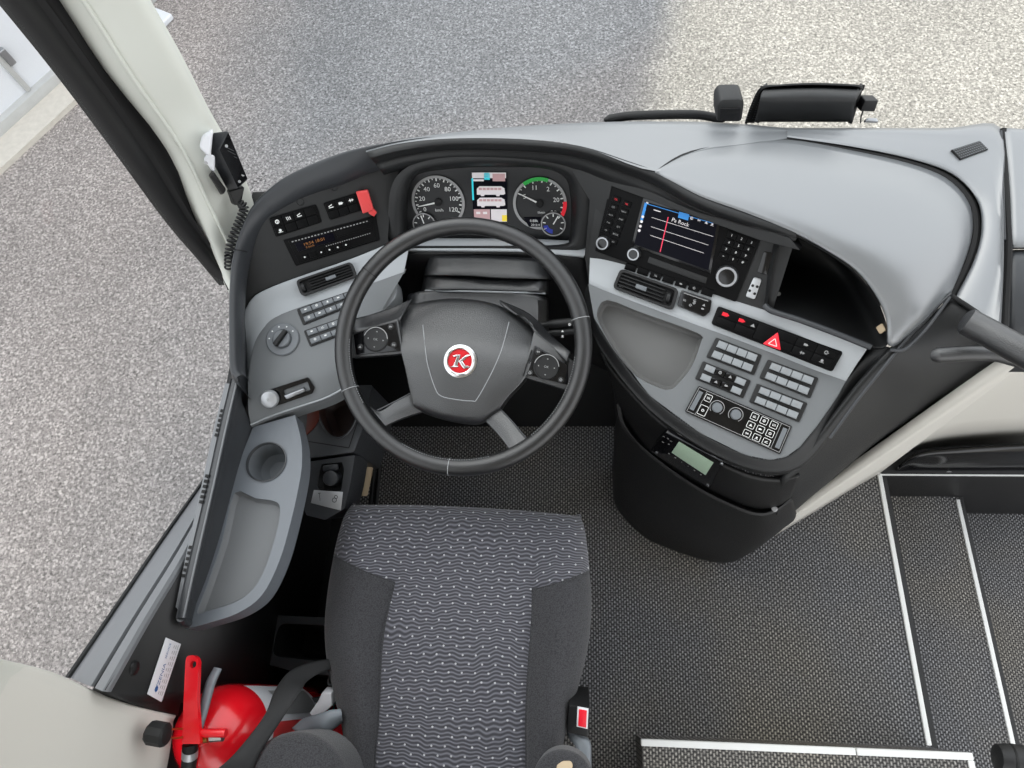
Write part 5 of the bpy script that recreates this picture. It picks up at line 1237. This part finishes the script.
# grab rails
b = MB(); tube(b, smooth([P(966, 321, .885), P(969, 322.5, .885), P(985, 331, .89), P(1010, 345, .90), P(1045, 364, .91)], 3), [.016, .0195] + [.021] * 11, 20)
tag(b.build('grab_rail', M['hub'], ang=50), 'thick dark grab rail end nearest the storage lid', 'grab rail')
b = MB(); tube(b, smooth([P(937, 355, .82), P(940, 355, .822), P(965, 353.5, .83), P(992, 353.5, .835), P(1012, 358, .838), P(1045, 368, .84)], 3), [.009, .0115] + [.0125] * 14, 18)
tag(b.build('grab_rail', M['hub'], ang=50), 'thin dark grab rail bar just below the thick rail', 'grab rail')
# grille and things standing on the dash
gf = Fr.px((952, 151, .880), (979, 141.5, .8795), (961, 160, .878))
c = gf.ls([(951, 150.5), (979, 141.5), (987.5, 150), (960, 160)])
t = thing('speaker_grille', 'small dark mesh grille lying on the door end of the dash top', 'grille', gf.w(*bil(c, .5, .5)))
b = MB(); prism(b, gf, c, -.002, .003, .001); b.build('grille_plate', M['darker'], t)
b = MB()
for i in range(13):
    for j in range(5): dot(b, gf, *bil(c, (i + .5) / 13, (j + .5) / 5), .0011, .0034, 0, 6)
b.build('mesh', M['btn2'], t, recalc=False)
YF = .985
t = thing('dash_display', 'wide black hooded display housing standing on the dash by the windscreen', 'display housing', PY(803, 122, YF))
def yf(px, py, y=YF): return PY(px, py, y)
prof = [(757, 122, 851, 122), (760, 108, 852, 108), (762, 99, 855, 99), (763.5, 93, 858, 93), (766, 89, 860, 89), (767, 86, 859, 86)]
rows = []
for k, (x0, y0, x1, y1) in enumerate(prof):
    dy = (0, -.004, -.002, .012, .035, .07)[k]
    rows.append([yf(x0 - 3, y0, YF + .05), yf(x0 - .6, y0, YF + .01 + dy), yf(x0 + 2, y0, YF + dy), yf((x0 + x1) / 2, y0 - (1.5 if k > 2 else 0), YF + dy), yf(x1 - 2, y0, YF + dy), yf(x1 + .6, y0, YF + .01 + dy), yf(x1 + 2, y0, YF + .05)])
b = MB(); loft(b, rows, ku=4, kv=4); b.build('casing', M['dark'], t, ang=60, solid=.006)
hood = [(745, 123), (750, 108), (757, 92), (764, 86), (780, 84.5), (810, 83), (845, 84), (861, 85.5), (862, 90), (858, 104), (852, 123)]
hi = [(754, 123), (758, 108), (763, 93), (769, 88.5), (782, 87), (810, 86), (843, 87), (857, 88), (857.5, 91), (853, 104), (848, 123)]
b = MB(); loft(b, [[yf(*p, YF + .055) for p in hi], [yf(*p, YF + .035) for p in hi], [yf(*p, YF + .035) for p in hood], [yf(*p, YF + .06) for p in hood], [yf(p[0], p[1] + 1, YF + .10) for p in hood]], ku=2, kv=4); b.build('mesh_hood', M['rubber'], t, ang=50, solid=.004)
b = MB()
for i in range(5):
    for j in range(12):
        u, v = i / 4, j / 12; px = 746 + v * 12 + u * 8 * (1 - v * .4); py = 121 - v * 28
        f = Fr.axes(yf(px, py, YF + .0335), (1, 0, 0), (0, -1, .2)); dot(b, f, 0, 0, .0011, 0, 0, 6)
b.build('mesh_dots', M['btn2'], t, recalc=False)
t = thing('dash_sensor', 'small rounded black box on the dash edge beside the hooded display', 'sensor', PY(730, 121, YF))
sf_ = Fr.axes(PY(730, 109, YF), (1, 0, 0), (0, -1, .25))
b = MB(); prism(b, sf_, rounded(sf_.ls([(716.5, 122), (717, 106), (721, 99.5), (742, 99), (744.5, 104), (742, 122)]), .006), -.05, 0, .006); b.build('housing', M['dark'], t)
b = MB(); prism(b, sf_, rounded(sf_.ls([(719.5, 121), (720, 108), (741, 107), (740, 121)]), .003), -.004, .0012, .0008); b.build('lens_face', M['gloss'], t)
t = thing('dash_camera', 'tiny tilted black camera on a pale foot by the windscreen', 'camera', PY(868, 120, YF))
cf = Fr.axes(PY(869, 106, YF + .02), (1, .0, .12), (0, -1, .5)); b = MB(); prism(b, cf, rounded(cf.ls([(860, 111.5), (865, 100.5), (879, 100.5), (875, 112)]), .003), -.03, 0, .003); b.build('camera_body', M['darker'], t)
b = MB(); tube(b, [PY(863, 111, YF + .02), PY(861, 117, YF + .01), PY(860.5, 123, YF)], .0015, 6); b.build('stem', M['rubber'], t)
b = MB(); ff = Fr.axes(PY(870, 121, YF + .02), (1, 0, 0), (0, -.6, 1)); prism(b, ff, rounded(ff.ls([(864, 122), (866, 118.5), (876, 118.5), (878, 122.5)]), .002), -.004, .004, .001); b.build('foot', M['foil'], t)
# wiper outside
b = MB(); tube(b, smooth([A(*P(604, 120, .80)), A(*P(625, 116.5, .80)), A(*P(650, 115, .81)), A(*P(690, 114.5, .81)), A(*P(707, 116, .80)), A(*P(725, 120, .79))], 4), [.003] + [.009] * 19 + [.004], 10)
wo = b.build('wiper_arm', M['rubber'], ang=50)
t = thing('windscreen_wiper', 'black wiper arm lying outside along the base of the windscreen', 'wiper', P(660, 116, .8)); t.matrix_world; wo.parent = t; wo.location = -Vector(t.location)
# ================================================================ DRIVER'S SEAT
T = thing('driver_seat', 'driver seat with patterned grey centre and plain dark side bolsters', 'seat', (0, .05, 0))
R_ = [ # yl, yr, xl, xr, zbase, bulge, bolster, sL, sR
    (508, 518, 356, 574, .36, -3, 0, .24, .775), (506, 517, 352, 579, .42, -3, 0, .24, .775), (506, 517, 351, 580, .462, -3, 0, .24, .775),
    (518, 528, 344, 584, .488, 6, .1, .24, .775), (538, 548, 338, 587, .498, 22, .3, .24, .775), (556, 571, 334, 589, .502, 30, .8, .238, .777),
    (592, 598, 328, 591, .503, 22, 1, .23, .775), (626, 628, 325, 590, .502, 10, 1.1, .222, .775), (660, 660, 327, 585, .50, 3, 1.1, .21, .78),
    (694, 694, 334, 576, .496, 0, 1.1, .19, .795), (728, 728, 342, 567, .492, 0, 1.0, .16, .815), (762, 762, 346, 560, .487, 0, .9, .135, .84), (830, 830, 349, 553, .48, 0, .8, .12, .85)]
rows = []
for yl, yr, xl, xr, z, bu, bo, sL, sR in R_:
    fs = [.012, .0, .004, sL * .22, sL * .55, sL * .9, sL, sL + .035, .38, .5, .62, sR - .035, sR, sR + (1 - sR) * .1, sR + (1 - sR) * .45, sR + (1 - sR) * .78, .996, 1.0, .988]
    dz = [-.12, -.06, -.028, .004, .014 * bo, -.004 * bo, -.012 * bo, -.006 * bo, .0, .002, .0, -.006 * bo, -.012 * bo, -.004 * bo, .014 * bo, .004, -.028, -.06, -.12]
    r = []
    for f, d in zip(fs, dz):
        y = yl + (yr - yl) * f + bu * (1 - abs(2 * f - 1) ** 2.2)
        d = d * (.25, .3, .45, .8)[len(rows)] if len(rows) < 4 else d
        r.append(P(xl + (xr - xl) * f, y, z + d))
    rows.append(r)
gb = MB(); KU, KV = 5, 4
g = loft(gb, rows, ku=KU, kv=KV); Hh, Ww = g.shape[:2]
parts = {'bolster_l': MB(), 'bolster_r': MB(), 'cushion': MB()}
faces = {k: [] for k in parts}
for i in range(Hh - 1):
    for j in range(Ww - 1):
        k = 'bolster_l' if (i >= 5 * KU and j < 6 * KV) else 'bolster_r' if (i >= 5 * KU and j >= 12 * KV) else 'cushion'
        faces[k].append((i * Ww + j, i * Ww + j + 1, (i + 1) * Ww + j + 1, (i + 1) * Ww + j))
flat = g.reshape(-1, 3)
for k, fl in faces.items():
    used = sorted({i for f in fl for i in f}); mp = {o: n for n, o in enumerate(used)}
    parts[k].add([flat[i] for i in used], [tuple(mp[i] for i in f) for f in fl])
cu = parts['cushion'].build('cushion', M['fabric'], T, ang=70, solid=.004); lab(cu, 'patterned grey cushion with pale dots')
parts['bolster_l'].build('bolster', M['cloth'], T, ang=70, solid=.02); parts['bolster_r'].build('bolster', M['cloth'], T, ang=70, solid=.02)
for js, rng in ((6, range(5 * KU, Hh)), (12, range(5 * KU, Hh))):
    b = MB(); tube(b, [g[i, js * KV] + A(0, 0, -.0008) for i in rng], .0016, 6); b.build('seam', M['cloth'], cu)
b = MB(); tube(b, [g[5 * KU, j] + A(0, 0, -.0006) for j in range(2 * KV, 6 * KV + 1)], .0016, 6); b.build('seam', M['cloth'], cu)
b = MB(); tube(b, [g[5 * KU, j] + A(0, 0, -.0006) for j in range(12 * KV, 16 * KV + 1)], .0016, 6); b.build('seam', M['cloth'], cu)
b = MB(); box(b, (-.20, -.32, .03), (.19, .26, .38)); b.build('pedestal', M['pit'], T, bevel=.02)
b = MB(); rows = []
for z, w_, y in ((.44, .20, -.27), (.6, .235, -.31), (.85, .24, -.36), (1.05, .22, -.40), (1.12, .19, -.42)):
    rows.append([A(-w_, y - .09, z), A(-w_ - .01, y - .02, z), A(-w_ * .8, y + .035, z), A(-w_ * .5, y + .005, z), A(0, y, z), A(w_ * .5, y + .005, z), A(w_ * .8, y + .035, z), A(w_ + .01, y - .02, z), A(w_, y - .09, z)])
loft(b, rows, ku=4, kv=4, closed=True); b.build('backrest', M['cloth'], T, ang=70)
# folded armrests either side
def dome(c, rx, ry, rz, nm, m, par, rib=0):
    b = MB(); vs = []; n, k = 14, 36
    for i in range(n + 1):
        a = math.pi / 2 * (1 - i / n) ; 
        for j in range(k):
            t = 2 * math.pi * j / k; rr = math.cos(a) ** .75 * (1 + (rib * math.sin(i * 3.1) if i < n else 0))
            vs.append(A(c[0] + rx * rr * math.cos(t), c[1] + ry * rr * math.sin(t), c[2] + rz * math.sin(a)))
    fs = [(i * k + j, i * k + (j + 1) % k, (i + 1) * k + (j + 1) % k, (i + 1) * k + j) for i in range(n) for j in range(k)]
    e = len(vs); 
    for j in range(k): vs.append(A(c[0] + rx * math.cos(2 * math.pi * j / k), c[1] + ry * math.sin(2 * math.pi * j / k), c[2] - .10))
    fs += [(n * k + j, n * k + (j + 1) % k, e + (j + 1) % k, e + j) for j in range(k)] + [tuple(e + j for j in range(k))]
    b.add(vs, fs); return b.build(nm, m, par, ang=60)
ca = P(293, 790, .60); dome(ca, .093, .088, .05, 'armrest', M['cloth'], T)
cb_ = P(563, 778, .60); a2 = dome(cb_, .048, .042, .022, 'armrest', M['cloth'], T)
f = Fr.axes(P(566, 766, .624), (1, .1, 0), (0, .25, 1)); b = MB(); prism(b, f, rounded(f.ls([(557, 765), (563, 761), (571, 761), (573, 765), (571, 772), (562, 775), (556, 771)]), .003), -.001, .003, .001); lab(b.build('armrest_badge', M['wood'], a2), 'small beige badge')
# belt latch and brackets
bf = Fr.px((568, 706, .50), (590, 706, .50), (568, 738, .47))
b = MB(); prism(b, bf, rounded(bf.ls([(569, 705), (590, 707.5), (588, 738), (567, 733)]), .003), -.07, .0, .003); bk = b.build('belt_buckle', M['darker'], T)
b = MB(); p = bf.ls([(577.5, 706.5), (588.5, 708.5), (587.5, 728.5), (576.5, 726)]); prism(b, bf, p, -.001, .0025, .001); lab(b.build('release_frame', M['label'], bk), 'white frame')
b = MB(); prism(b, bf, inset(p, .0028), .001, .0045, .0015); lab(b.build('release_button', M['redlit'], bk), 'red release button')
b = MB(); lp(b, [[(561, 714, .43), (563, 722, .44), (569, 738, .45), (576, 748, .46), (578, 765, .46), (578, 790, .46)], [(566, 713, .435), (569, 722, .45), (577, 736, .46), (588, 742, .465), (589, 765, .465), (589, 790, .465)]], ku=3, kv=4); lab(b.build('seat_bracket', M['greyp'], T, solid=.02, ang=50), 'light grey bracket')
b = MB(); lp(b, [[(292, 728, .50), (304, 718, .505), (318, 714, .51), (330, 710, .51), (341, 709, .505)], [(300, 737, .50), (310, 730, .505), (322, 727, .51), (330, 721, .51), (342, 716, .505)], [(306, 748, .47), (315, 742, .475), (324, 738, .48), (333, 730, .48), (343, 722, .48)]], ku=3, kv=4); lab(b.build('seat_bracket', M['greyp'], T, solid=.02, ang=50), 'light grey bracket')
b = MB(); f = Fr.px((318, 700, .47), (332, 698, .47), (316, 716, .46)); prism(b, f, rounded(f.ls([(318, 701), (322, 692.5), (331, 693), (332, 706), (325, 712), (313, 716.5), (309, 714)]), .003), -.03, 0, .003); lab(b.build('belt_tongue', M['label'], T), 'white plastic piece')
# webbing
Lw = [(214, 772, .66), (236, 752, .655), (264, 716, .62), (275, 690, .58), (290, 671, .54), (312, 662, .50), (333, 658, .47)]
Rw = [(252, 776, .64), (258, 757, .64), (279, 724, .61), (300, 692, .575), (307, 681, .535), (320, 673, .50), (336, 668, .47)]
b = MB(); lw = [P(*p) for p in Lw]; rw_ = [P(*p) for p in Rw]; loft(b, [lw, [p * .5 + q * .5 + A(0, 0, .004) for p, q in zip(lw, rw_)], rw_], ku=3, kv=5); b.build('belt_webbing', M['belt'], T, solid=.003, ang=60)
b = MB()
for i in range(7):
    c = P(331 + (i % 2) * 2, 668 + i * 6.5, .46 - i * .006); tube(b, [c + A(.006 * math.cos(a), .008 * math.sin(a), .003 * (i % 2)) for a in [2 * math.pi * k / 12 for k in range(12)]], .0018, 6, closed=True)
b.build('cable_coil', M['rim'], T)
# black sheet added for the deep shade on the floor beside the seat
b = MB(); box(b, (-.46, -.6, 0), (-.235, .43, .012)); struct(b.build('floor_shade_sheet', M['pit']))

# ================================================================ BESIDE THE SEAT
T = thing('storage_bin', 'open black plastic bin with two compartments between seat and side wall', 'bin', P(290, 680, .05))
BN = Fr.px((272, 616, .27), (332, 620, .27), (262, 690, .27))
def arr(pp, r): return rounded(BN.ls(pp), r)
h1_ = arr([(279, 623), (336, 626), (338, 663), (271, 656)], .02); h2_ = arr([(232, 669), (266, 664), (299, 673), (338, 676), (338, 700), (230, 690)], .008)
b = MB(); plate(b, BN, arr([(273, 615), (340, 618), (342, 705), (225, 694), (226, 661), (263, 657)], .012), [h1_, h2_], -.06, 0); b.build('bin_rim', M['rim'], T, bevel=.003)
b = MB(); bowl(b, BN, h1_, -.002, -.17, .006, .01); b.build('compartment', M['pit'], T)
b = MB(); bowl(b, BN, h2_, -.002, -.17, .006, .01); b.build('compartment', M['pit'], T)
# sticker on the side wall
WS = Fr.axes((-.4585, .03, .70), (0, 1, 0), (1, 0, 0)); WS = WS.turned(154, 697, 172, 641)
cw = WS.ls([(165.5, 637.5), (180.5, 644), (161, 702), (147, 694)])     # long side runs up the wall
b = MB(); prism(b, WS, cw, 0, .0012, .0003)
def st(u, v): return cw[0] * (1 - u) * (1 - v) + cw[1] * u * (1 - v) + cw[2] * u * v + cw[3] * (1 - u) * v
q = st(.42, .60); text(b, WS, 'ZENIA', q[0], q[1], .011, .0016, 1, sx=1.1)
q = st(.40, .86); ringflat(b, WS, q[0], q[1], .0018, .0045, .0016, 2); poly(b, WS, [q + A(-.006, .001), q + A(.007, -.004), q + A(.003, .004)], .0017, 2)
q = st(.35, .20); text(b, WS, 'SERVICE', q[0], q[1], .007, .0016, 1)
for i in range(3):
    u = .62 + i * .12
    for k in range(9): line(b, WS, st(u, .92 - k * .1), st(u, .92 - k * .1 - (.05 + .03 * ((k * 3 + i) % 3) / 2)), .0016, .0016, 3)
t = tag(b.build('wall_sticker', [M['label'], M['lblue'], M['lblue'], M['dim']], recalc=False), 'narrow white sticker with blue lettering on the black side wall', 'sticker')
# joystick box under the console
BX = Fr.px((302, 462, .50), (354, 455, .50), (310, 512, .472))
T = thing('joystick_box', 'dark plastic box with mirror joystick and silver label under the side console', 'control box', BX.hit(325, 480))
b = MB(); jh = rounded(BX.ls([(321, 464), (342, 462), (344, 470), (341, 491), (321, 493), (317, 486)]), .004)
plate(b, BX, rounded(BX.ls([(300, 463), (355, 455), (350, 485), (344, 509), (325, 520), (306, 515), (297, 490)]), .004), [jh], -.11, 0); b.build('box_top', M['rim'], T, bevel=.003)
b = MB(); bowl(b, BX, jh, -.001, -.018, .003, .005); b.build('joystick_well', M['pit'], T)
q = BX.l(331, 478, .01); b = MB(); lathe(b, BX, q[0], q[1], [(.016, -.018), (.012, -.010), (.010, .002), (.0155, .006), (.0165, .013), (.015, .017), (.008, .0185), (.0001, .0187)], 24); jk = b.build('joystick', M['rim'], T)
b = MB(); c0 = BX.l(324, 468); prism(b, BX, rounded(rect(c0[0] - .004, c0[1] - .006, c0[0] + .03, c0[1] + .008), .005), -.016, .0, .003); b.build('joystick_yoke', M['rim'], T)
b = MB(); fp = BX.ls([(314, 490), (343, 492), (341, 510.5), (311, 503)]); prism(b, BX, fp, 0, .0012, .0003); q = bil(fp, .75, .5)
ringflat(b, BX, q[0], q[1], .004, .0052, .0016, 1, k=16); ringflat(b, BX, q[0] + .004, q[1] - .006, .003, .004, .0016, 1, k=16); q = bil(fp, .25, .45); line(b, BX, q + A(0, -.008), q + A(0, .008), .001, .0016, 1); line(b, BX, q + A(-.003, -.008), q + A(.003, -.008), .001, .0016, 1)
lab(b.build('foil_label', [M['foil'], M['pit']], T, recalc=False), 'silver printed label')
UX = Fr.px((300, 420, .515), (362, 415, .515), (302, 458, .505))
b = MB(); ph = [A(*p[:2]) for p in smooth([(*UX.l(*p), 0) for p in ((318, 405), (322, 424), (331, 436), (343, 437), (353, 426), (358, 408), (352, 392), (332, 392))], 3, True)]
plate(b, UX, rounded(UX.ls([(297, 385), (372, 385), (364, 425), (354, 452), (302, 459)]), .004), [ph], -.2, 0); b.build('pocket_top', M['rim'], T, bevel=.002)
b = MB(); tube(b, [UX.w(p[0], p[1], .001) for p in ph], .0022, 8, closed=True); b.build('pocket_ring', M['rim'], T)
b = MB(); bowl(b, UX, inset(ph, .001), .0, -.05, .004, .015); lab(b.build('pocket_lining', M['brown'], T), 'dark brown pocket lining')
b = MB(); rf_ = UX.ls([(308, 412), (318, 402), (320, 418), (314, 428), (306, 436)]); prism(b, UX, rounded(rf_, .004), 0, .004, .001); lab(b.build('red_flap', mat('rust_brown', (92, 38, 26), .5), T), 'rust brown flap')
b = MB(); line(b, UX, UX.l(305, 441), UX.l(349, 448), .002, .0012); line(b, UX, UX.l(349, 448), UX.l(360, 415), .002, .0012); b.build('box_joint', M['pit'], T, recalc=False)
b = MB(); tube(b, smooth([P(367, 462, .33), P(365, 475, .32), P(361, 494, .30)], 4), .016, 16); tag(b.build('rolled_card', M['wood'], ang=50), 'pale tan tube standing beside the joystick box', 'tube')
b = MB(); 
for dx in (0, 5): 
    b = MB(); tube(b, smooth([P(372 + dx, 432, .22), P(374 + dx, 465, .18), P(371 + dx, 505, .14)], 3), .006, 8)
    tag(b.build('floor_conduit', M['rubber'], ang=50), ['black conduit beside the tan tube, the inner one', 'black conduit beside the tan tube, nearer the footwell carpet'][dx > 0], 'conduit', 'black conduits beside the seat')

# ---- fire extinguisher
T = thing('fire_extinguisher', 'red fire extinguisher standing in the corner behind the side tray', 'fire extinguisher', (-.412, -.088, .012))
XF = Fr.axes((-.412, -.088, 0), (1, 0, 0), (0, 0, 1))
b = MB(); lathe(b, XF, 0, 0, [(.070, .012), (.080, .03), (.082, .05), (.082, .535), (.080, .555), (.073, .580), (.060, .602), (.042, .618), (.022, .626), (.018, .628), (.018, .635)], 48); body = b.build('cylinder', M['extred'], T, ang=60)
b = MB()
k = 24
for z0, z1, a0, a1, mi in ((.26, .535, -70, 75, 0), (.30, .51, -50, 14, 1), (.28, .47, 22, 60, 2)):
    vs = []; r = .0823 + .0004 * mi
    for i in range(k + 1):
        a = math.radians(a0 + (a1 - a0) * i / k)
        vs += [A(-.412 + r * math.cos(a), -.088 + r * math.sin(a), z) for z in (z0, z1)]
    b.add(vs, [(2 * i, 2 * i + 1, 2 * i + 3, 2 * i + 2) for i in range(k)], mi)
lab(b.build('instruction_label', [M['label'], M['redp'], M['dim']], body, recalc=False), 'white printed label wrapped round the cylinder')
b = MB(); lathe(b, XF, 0, 0, [(.020, .622), (.018, .63), (.012, .640), (.012, .648), (.0001, .648)], 24); b.build('valve', M['extred'], T)
LVc = 189.5
lv = Fr.px((184, 742, .665), (198, 742, .665), (186, 660, .672))
b = MB(); o = rounded(lv.ls([(185.5, 660), (187, 656), (193, 655), (197, 657.5), (198.5, 662), (197, 700), (200, 744), (182, 744), (183.5, 700)]), .003); q = lv.l(193, 664.5)
plate(b, lv, o, [circle(q[0], q[1], .0058, 18)], -.010, .0); lab(b.build('squeeze_lever', M['extred'], T, bevel=.002), 'red squeeze lever with a hole in its end')
b = MB(); lp(b, [[(190, 738, .650), (198, 712, .648), (205, 684, .645), (214, 667, .640)], [(196, 738, .654), (204, 712, .652), (212, 684, .65), (219, 668, .645)], [(200, 738, .646), (208, 712, .645), (215, 686, .643), (222, 669, .64)]], ku=3, kv=6); lab(b.build('carry_handle', M['greyp'], T, solid=.006, ang=50), 'grey curved carry handle')
b = MB(); tube(b, [P(196, 733, .655), P(226, 733, .655)], .007, 14); lab(b.build('safety_pin_bar', M['extred'], T), 'red cross bar')
b = MB(); tube(b, [P(203, 737, .645), P(209, 737, .645)], .009, 16); lab(b.build('pressure_nipple', mat('brass', (190, 150, 80), .3, metal=1), T), 'brass nipple')
b = MB(); tube(b, [P(211, 737, .645), P(223, 736, .645)], .0085, 16); b.build('pressure_plug', M['chrome'], T)
b = MB(); tube(b, smooth([P(164, 733, .73), P(174, 729, .69), P(186, 729, .655)], 4), .0016, 6); tube(b, smooth([P(164, 736, .73), P(174, 738, .69), P(186, 737, .655)], 4), .0016, 6); lab(b.build('seal_wire', mat('brass_wire', (190, 150, 80), .35, metal=1), T), 'brass wire')
b = MB(); tube(b, [P(149, 732, .74), P(151, 732.5, .74), P(165, 735, .74), P(167, 735, .74)], [.015, .018, .018, .014], 10); b.build('hose_nozzle', M['rubber'], T)
b = MB(); tube(b, smooth([P(190, 744, .64), P(190, 752, .635), P(189, 764, .62), P(186, 790, .58)], 4), .0125, 16); hs = b.build('hose', M['rubber'], T)
b = MB(); tube(b, [P(190, 750, .637), P(189.6, 757, .630)], .0132, 16); lab(b.build('hose_band', M['foil'], hs), 'silver band')

# ---- handset on the pillar
def hexa(mb, f, k):
    mb.add([P(*p) for p in f] + [P(*p) for p in k], [(0, 1, 2, 3), (4, 7, 6, 5), (0, 4, 5, 1), (1, 5, 6, 2), (2, 6, 7, 3), (3, 7, 4, 0)])
HF = Fr(P(218, 150, 1.0), P(228.5, 129.5, 1.025), P(237, 190, .905))
T = thing('handset', 'black handset in a holder clipped to the cream windscreen pillar', 'handset', HF.hit(230, 160))
b = MB(); hexa(b, [(218, 150, 1.0), (228.5, 129.5, 1.025), (249, 180, .93), (237.5, 190, .905)], [(207, 154, .985), (212.5, 131.5, 1.01), (236, 179, .91), (227, 191, .895)]); hb = b.build('handset_body', M['rim'], T, bevel=.004, seg=3)
fr_ = HF.moved(.004); b = MB(); hexa(b, [(219.6, 150, 1.012), (228.4, 132.5, 1.034), (247.3, 178.5, .942), (237.8, 187.5, .918)], [(219.6, 150, .995), (228.4, 132.5, 1.018), (247.3, 178.5, .925), (237.8, 187.5, .90)])
for px, py, z in ((226.5, 146, 1.018), (243, 175, .95), (239.5, 181.5, .936)):
    f = Fr.axes(P(px, py, z), (1, 0, 0), EYE - P(px, py, z)); dot(b, f, 0, 0, .0026, .002, 1)
for k in range(6):
    f = Fr.axes(P(230 + k * 1.7, 149 + k * 3.6, 1.012 - k * .011), (1, -.6, 0), EYE - P(230, 149, 1.0)); line(b, f, (-.007, 0), (.007, 0), .0012, .002, 2)
b.build('handset_face', [M['gloss'], M['dim'], M['rim']], hb, recalc=False)
b = MB(); hexa(b, [(199, 147, 1.02), (202, 135, 1.035), (213, 131, 1.045), (211, 158, 1.00)], [(200, 148, .965), (203, 134, .98), (213, 128, .99), (208, 160, .945)]); hexa(b, [(203, 160, .995), (206, 154, 1.005), (215, 155, 1.005), (215, 172, .97)], [(204, 161, .94), (207, 154, .95), (215, 156, .95), (213, 174, .915)])
mt = b.build('wall_mount', M['label'], T, bevel=.004, seg=3); lab(mt, 'white mounting bracket')
f = Fr.axes(P(206, 163, .998), (1, 0, 0), EYE - P(206, 163, .998)); b = MB(); lathe(b, f, 0, 0, [(.003, -.003), (.003, .003), (.0001, .004)], 12); b.build('mount_screw', M['dim'], mt)
b = MB(); hexa(b, [(209, 176, .965), (214, 172, .97), (227, 190, .925), (223, 195, .91)], [(208, 175, .93), (213, 170, .935), (224, 190, .895), (221, 196, .88)]); b.build('cradle', M['darker'], T, bevel=.004, seg=3)
b = MB(); hexa(b, [(229, 191, .900), (245, 187, .908), (241.5, 204.5, .872), (235, 206, .868)], [(226, 189, .890), (241, 184, .898), (238, 203, .862), (231, 204, .858)]); b.build('plug_end', M['darker'], T, bevel=.003, seg=2)
b = MB(); ax = smooth([P(238, 203, .88), P(244, 207, .875), P(241, 218, .865), P(236, 230, .855), P(231, 243, .845), P(229, 256, .83), P(229, 268, .80)], 40); pts = []
n = len(ax); turns = 20
for i in range(n):
    d = nrm(ax[min(i + 1, n - 1)] - ax[max(i - 1, 0)]); u = nrm(np.cross(d, A(0, 0, 1) + A(.1, .2, 0))); v = np.cross(d, u); a = 2 * math.pi * turns * i / n
    r = .0072 * min(1, i / 14)
    pts.append(ax[i] + (u * math.cos(a) + v * math.sin(a)) * r)
tube(b, pts, .0021, 6); b.build('coiled_cord', M['dark'], T, ang=80)
# ---- black rounded end beside the steps
c = P(1020, 764, .42); b = MB(); tube(b, [P(995, 757, .42), P(997, 757.5, .42), P(1006, 759, .42), P(1008, 759.5, .42), P(1009, 759.6, .42), P(1011, 760, .42), P(1050, 766, .42)], [.012, .022, .026, .026, .024, .027, .027], 24)
tag(b.build('rail_end', M['dark'], ang=40), 'black rounded rail end by the landing beside the entrance steps', 'rail end')
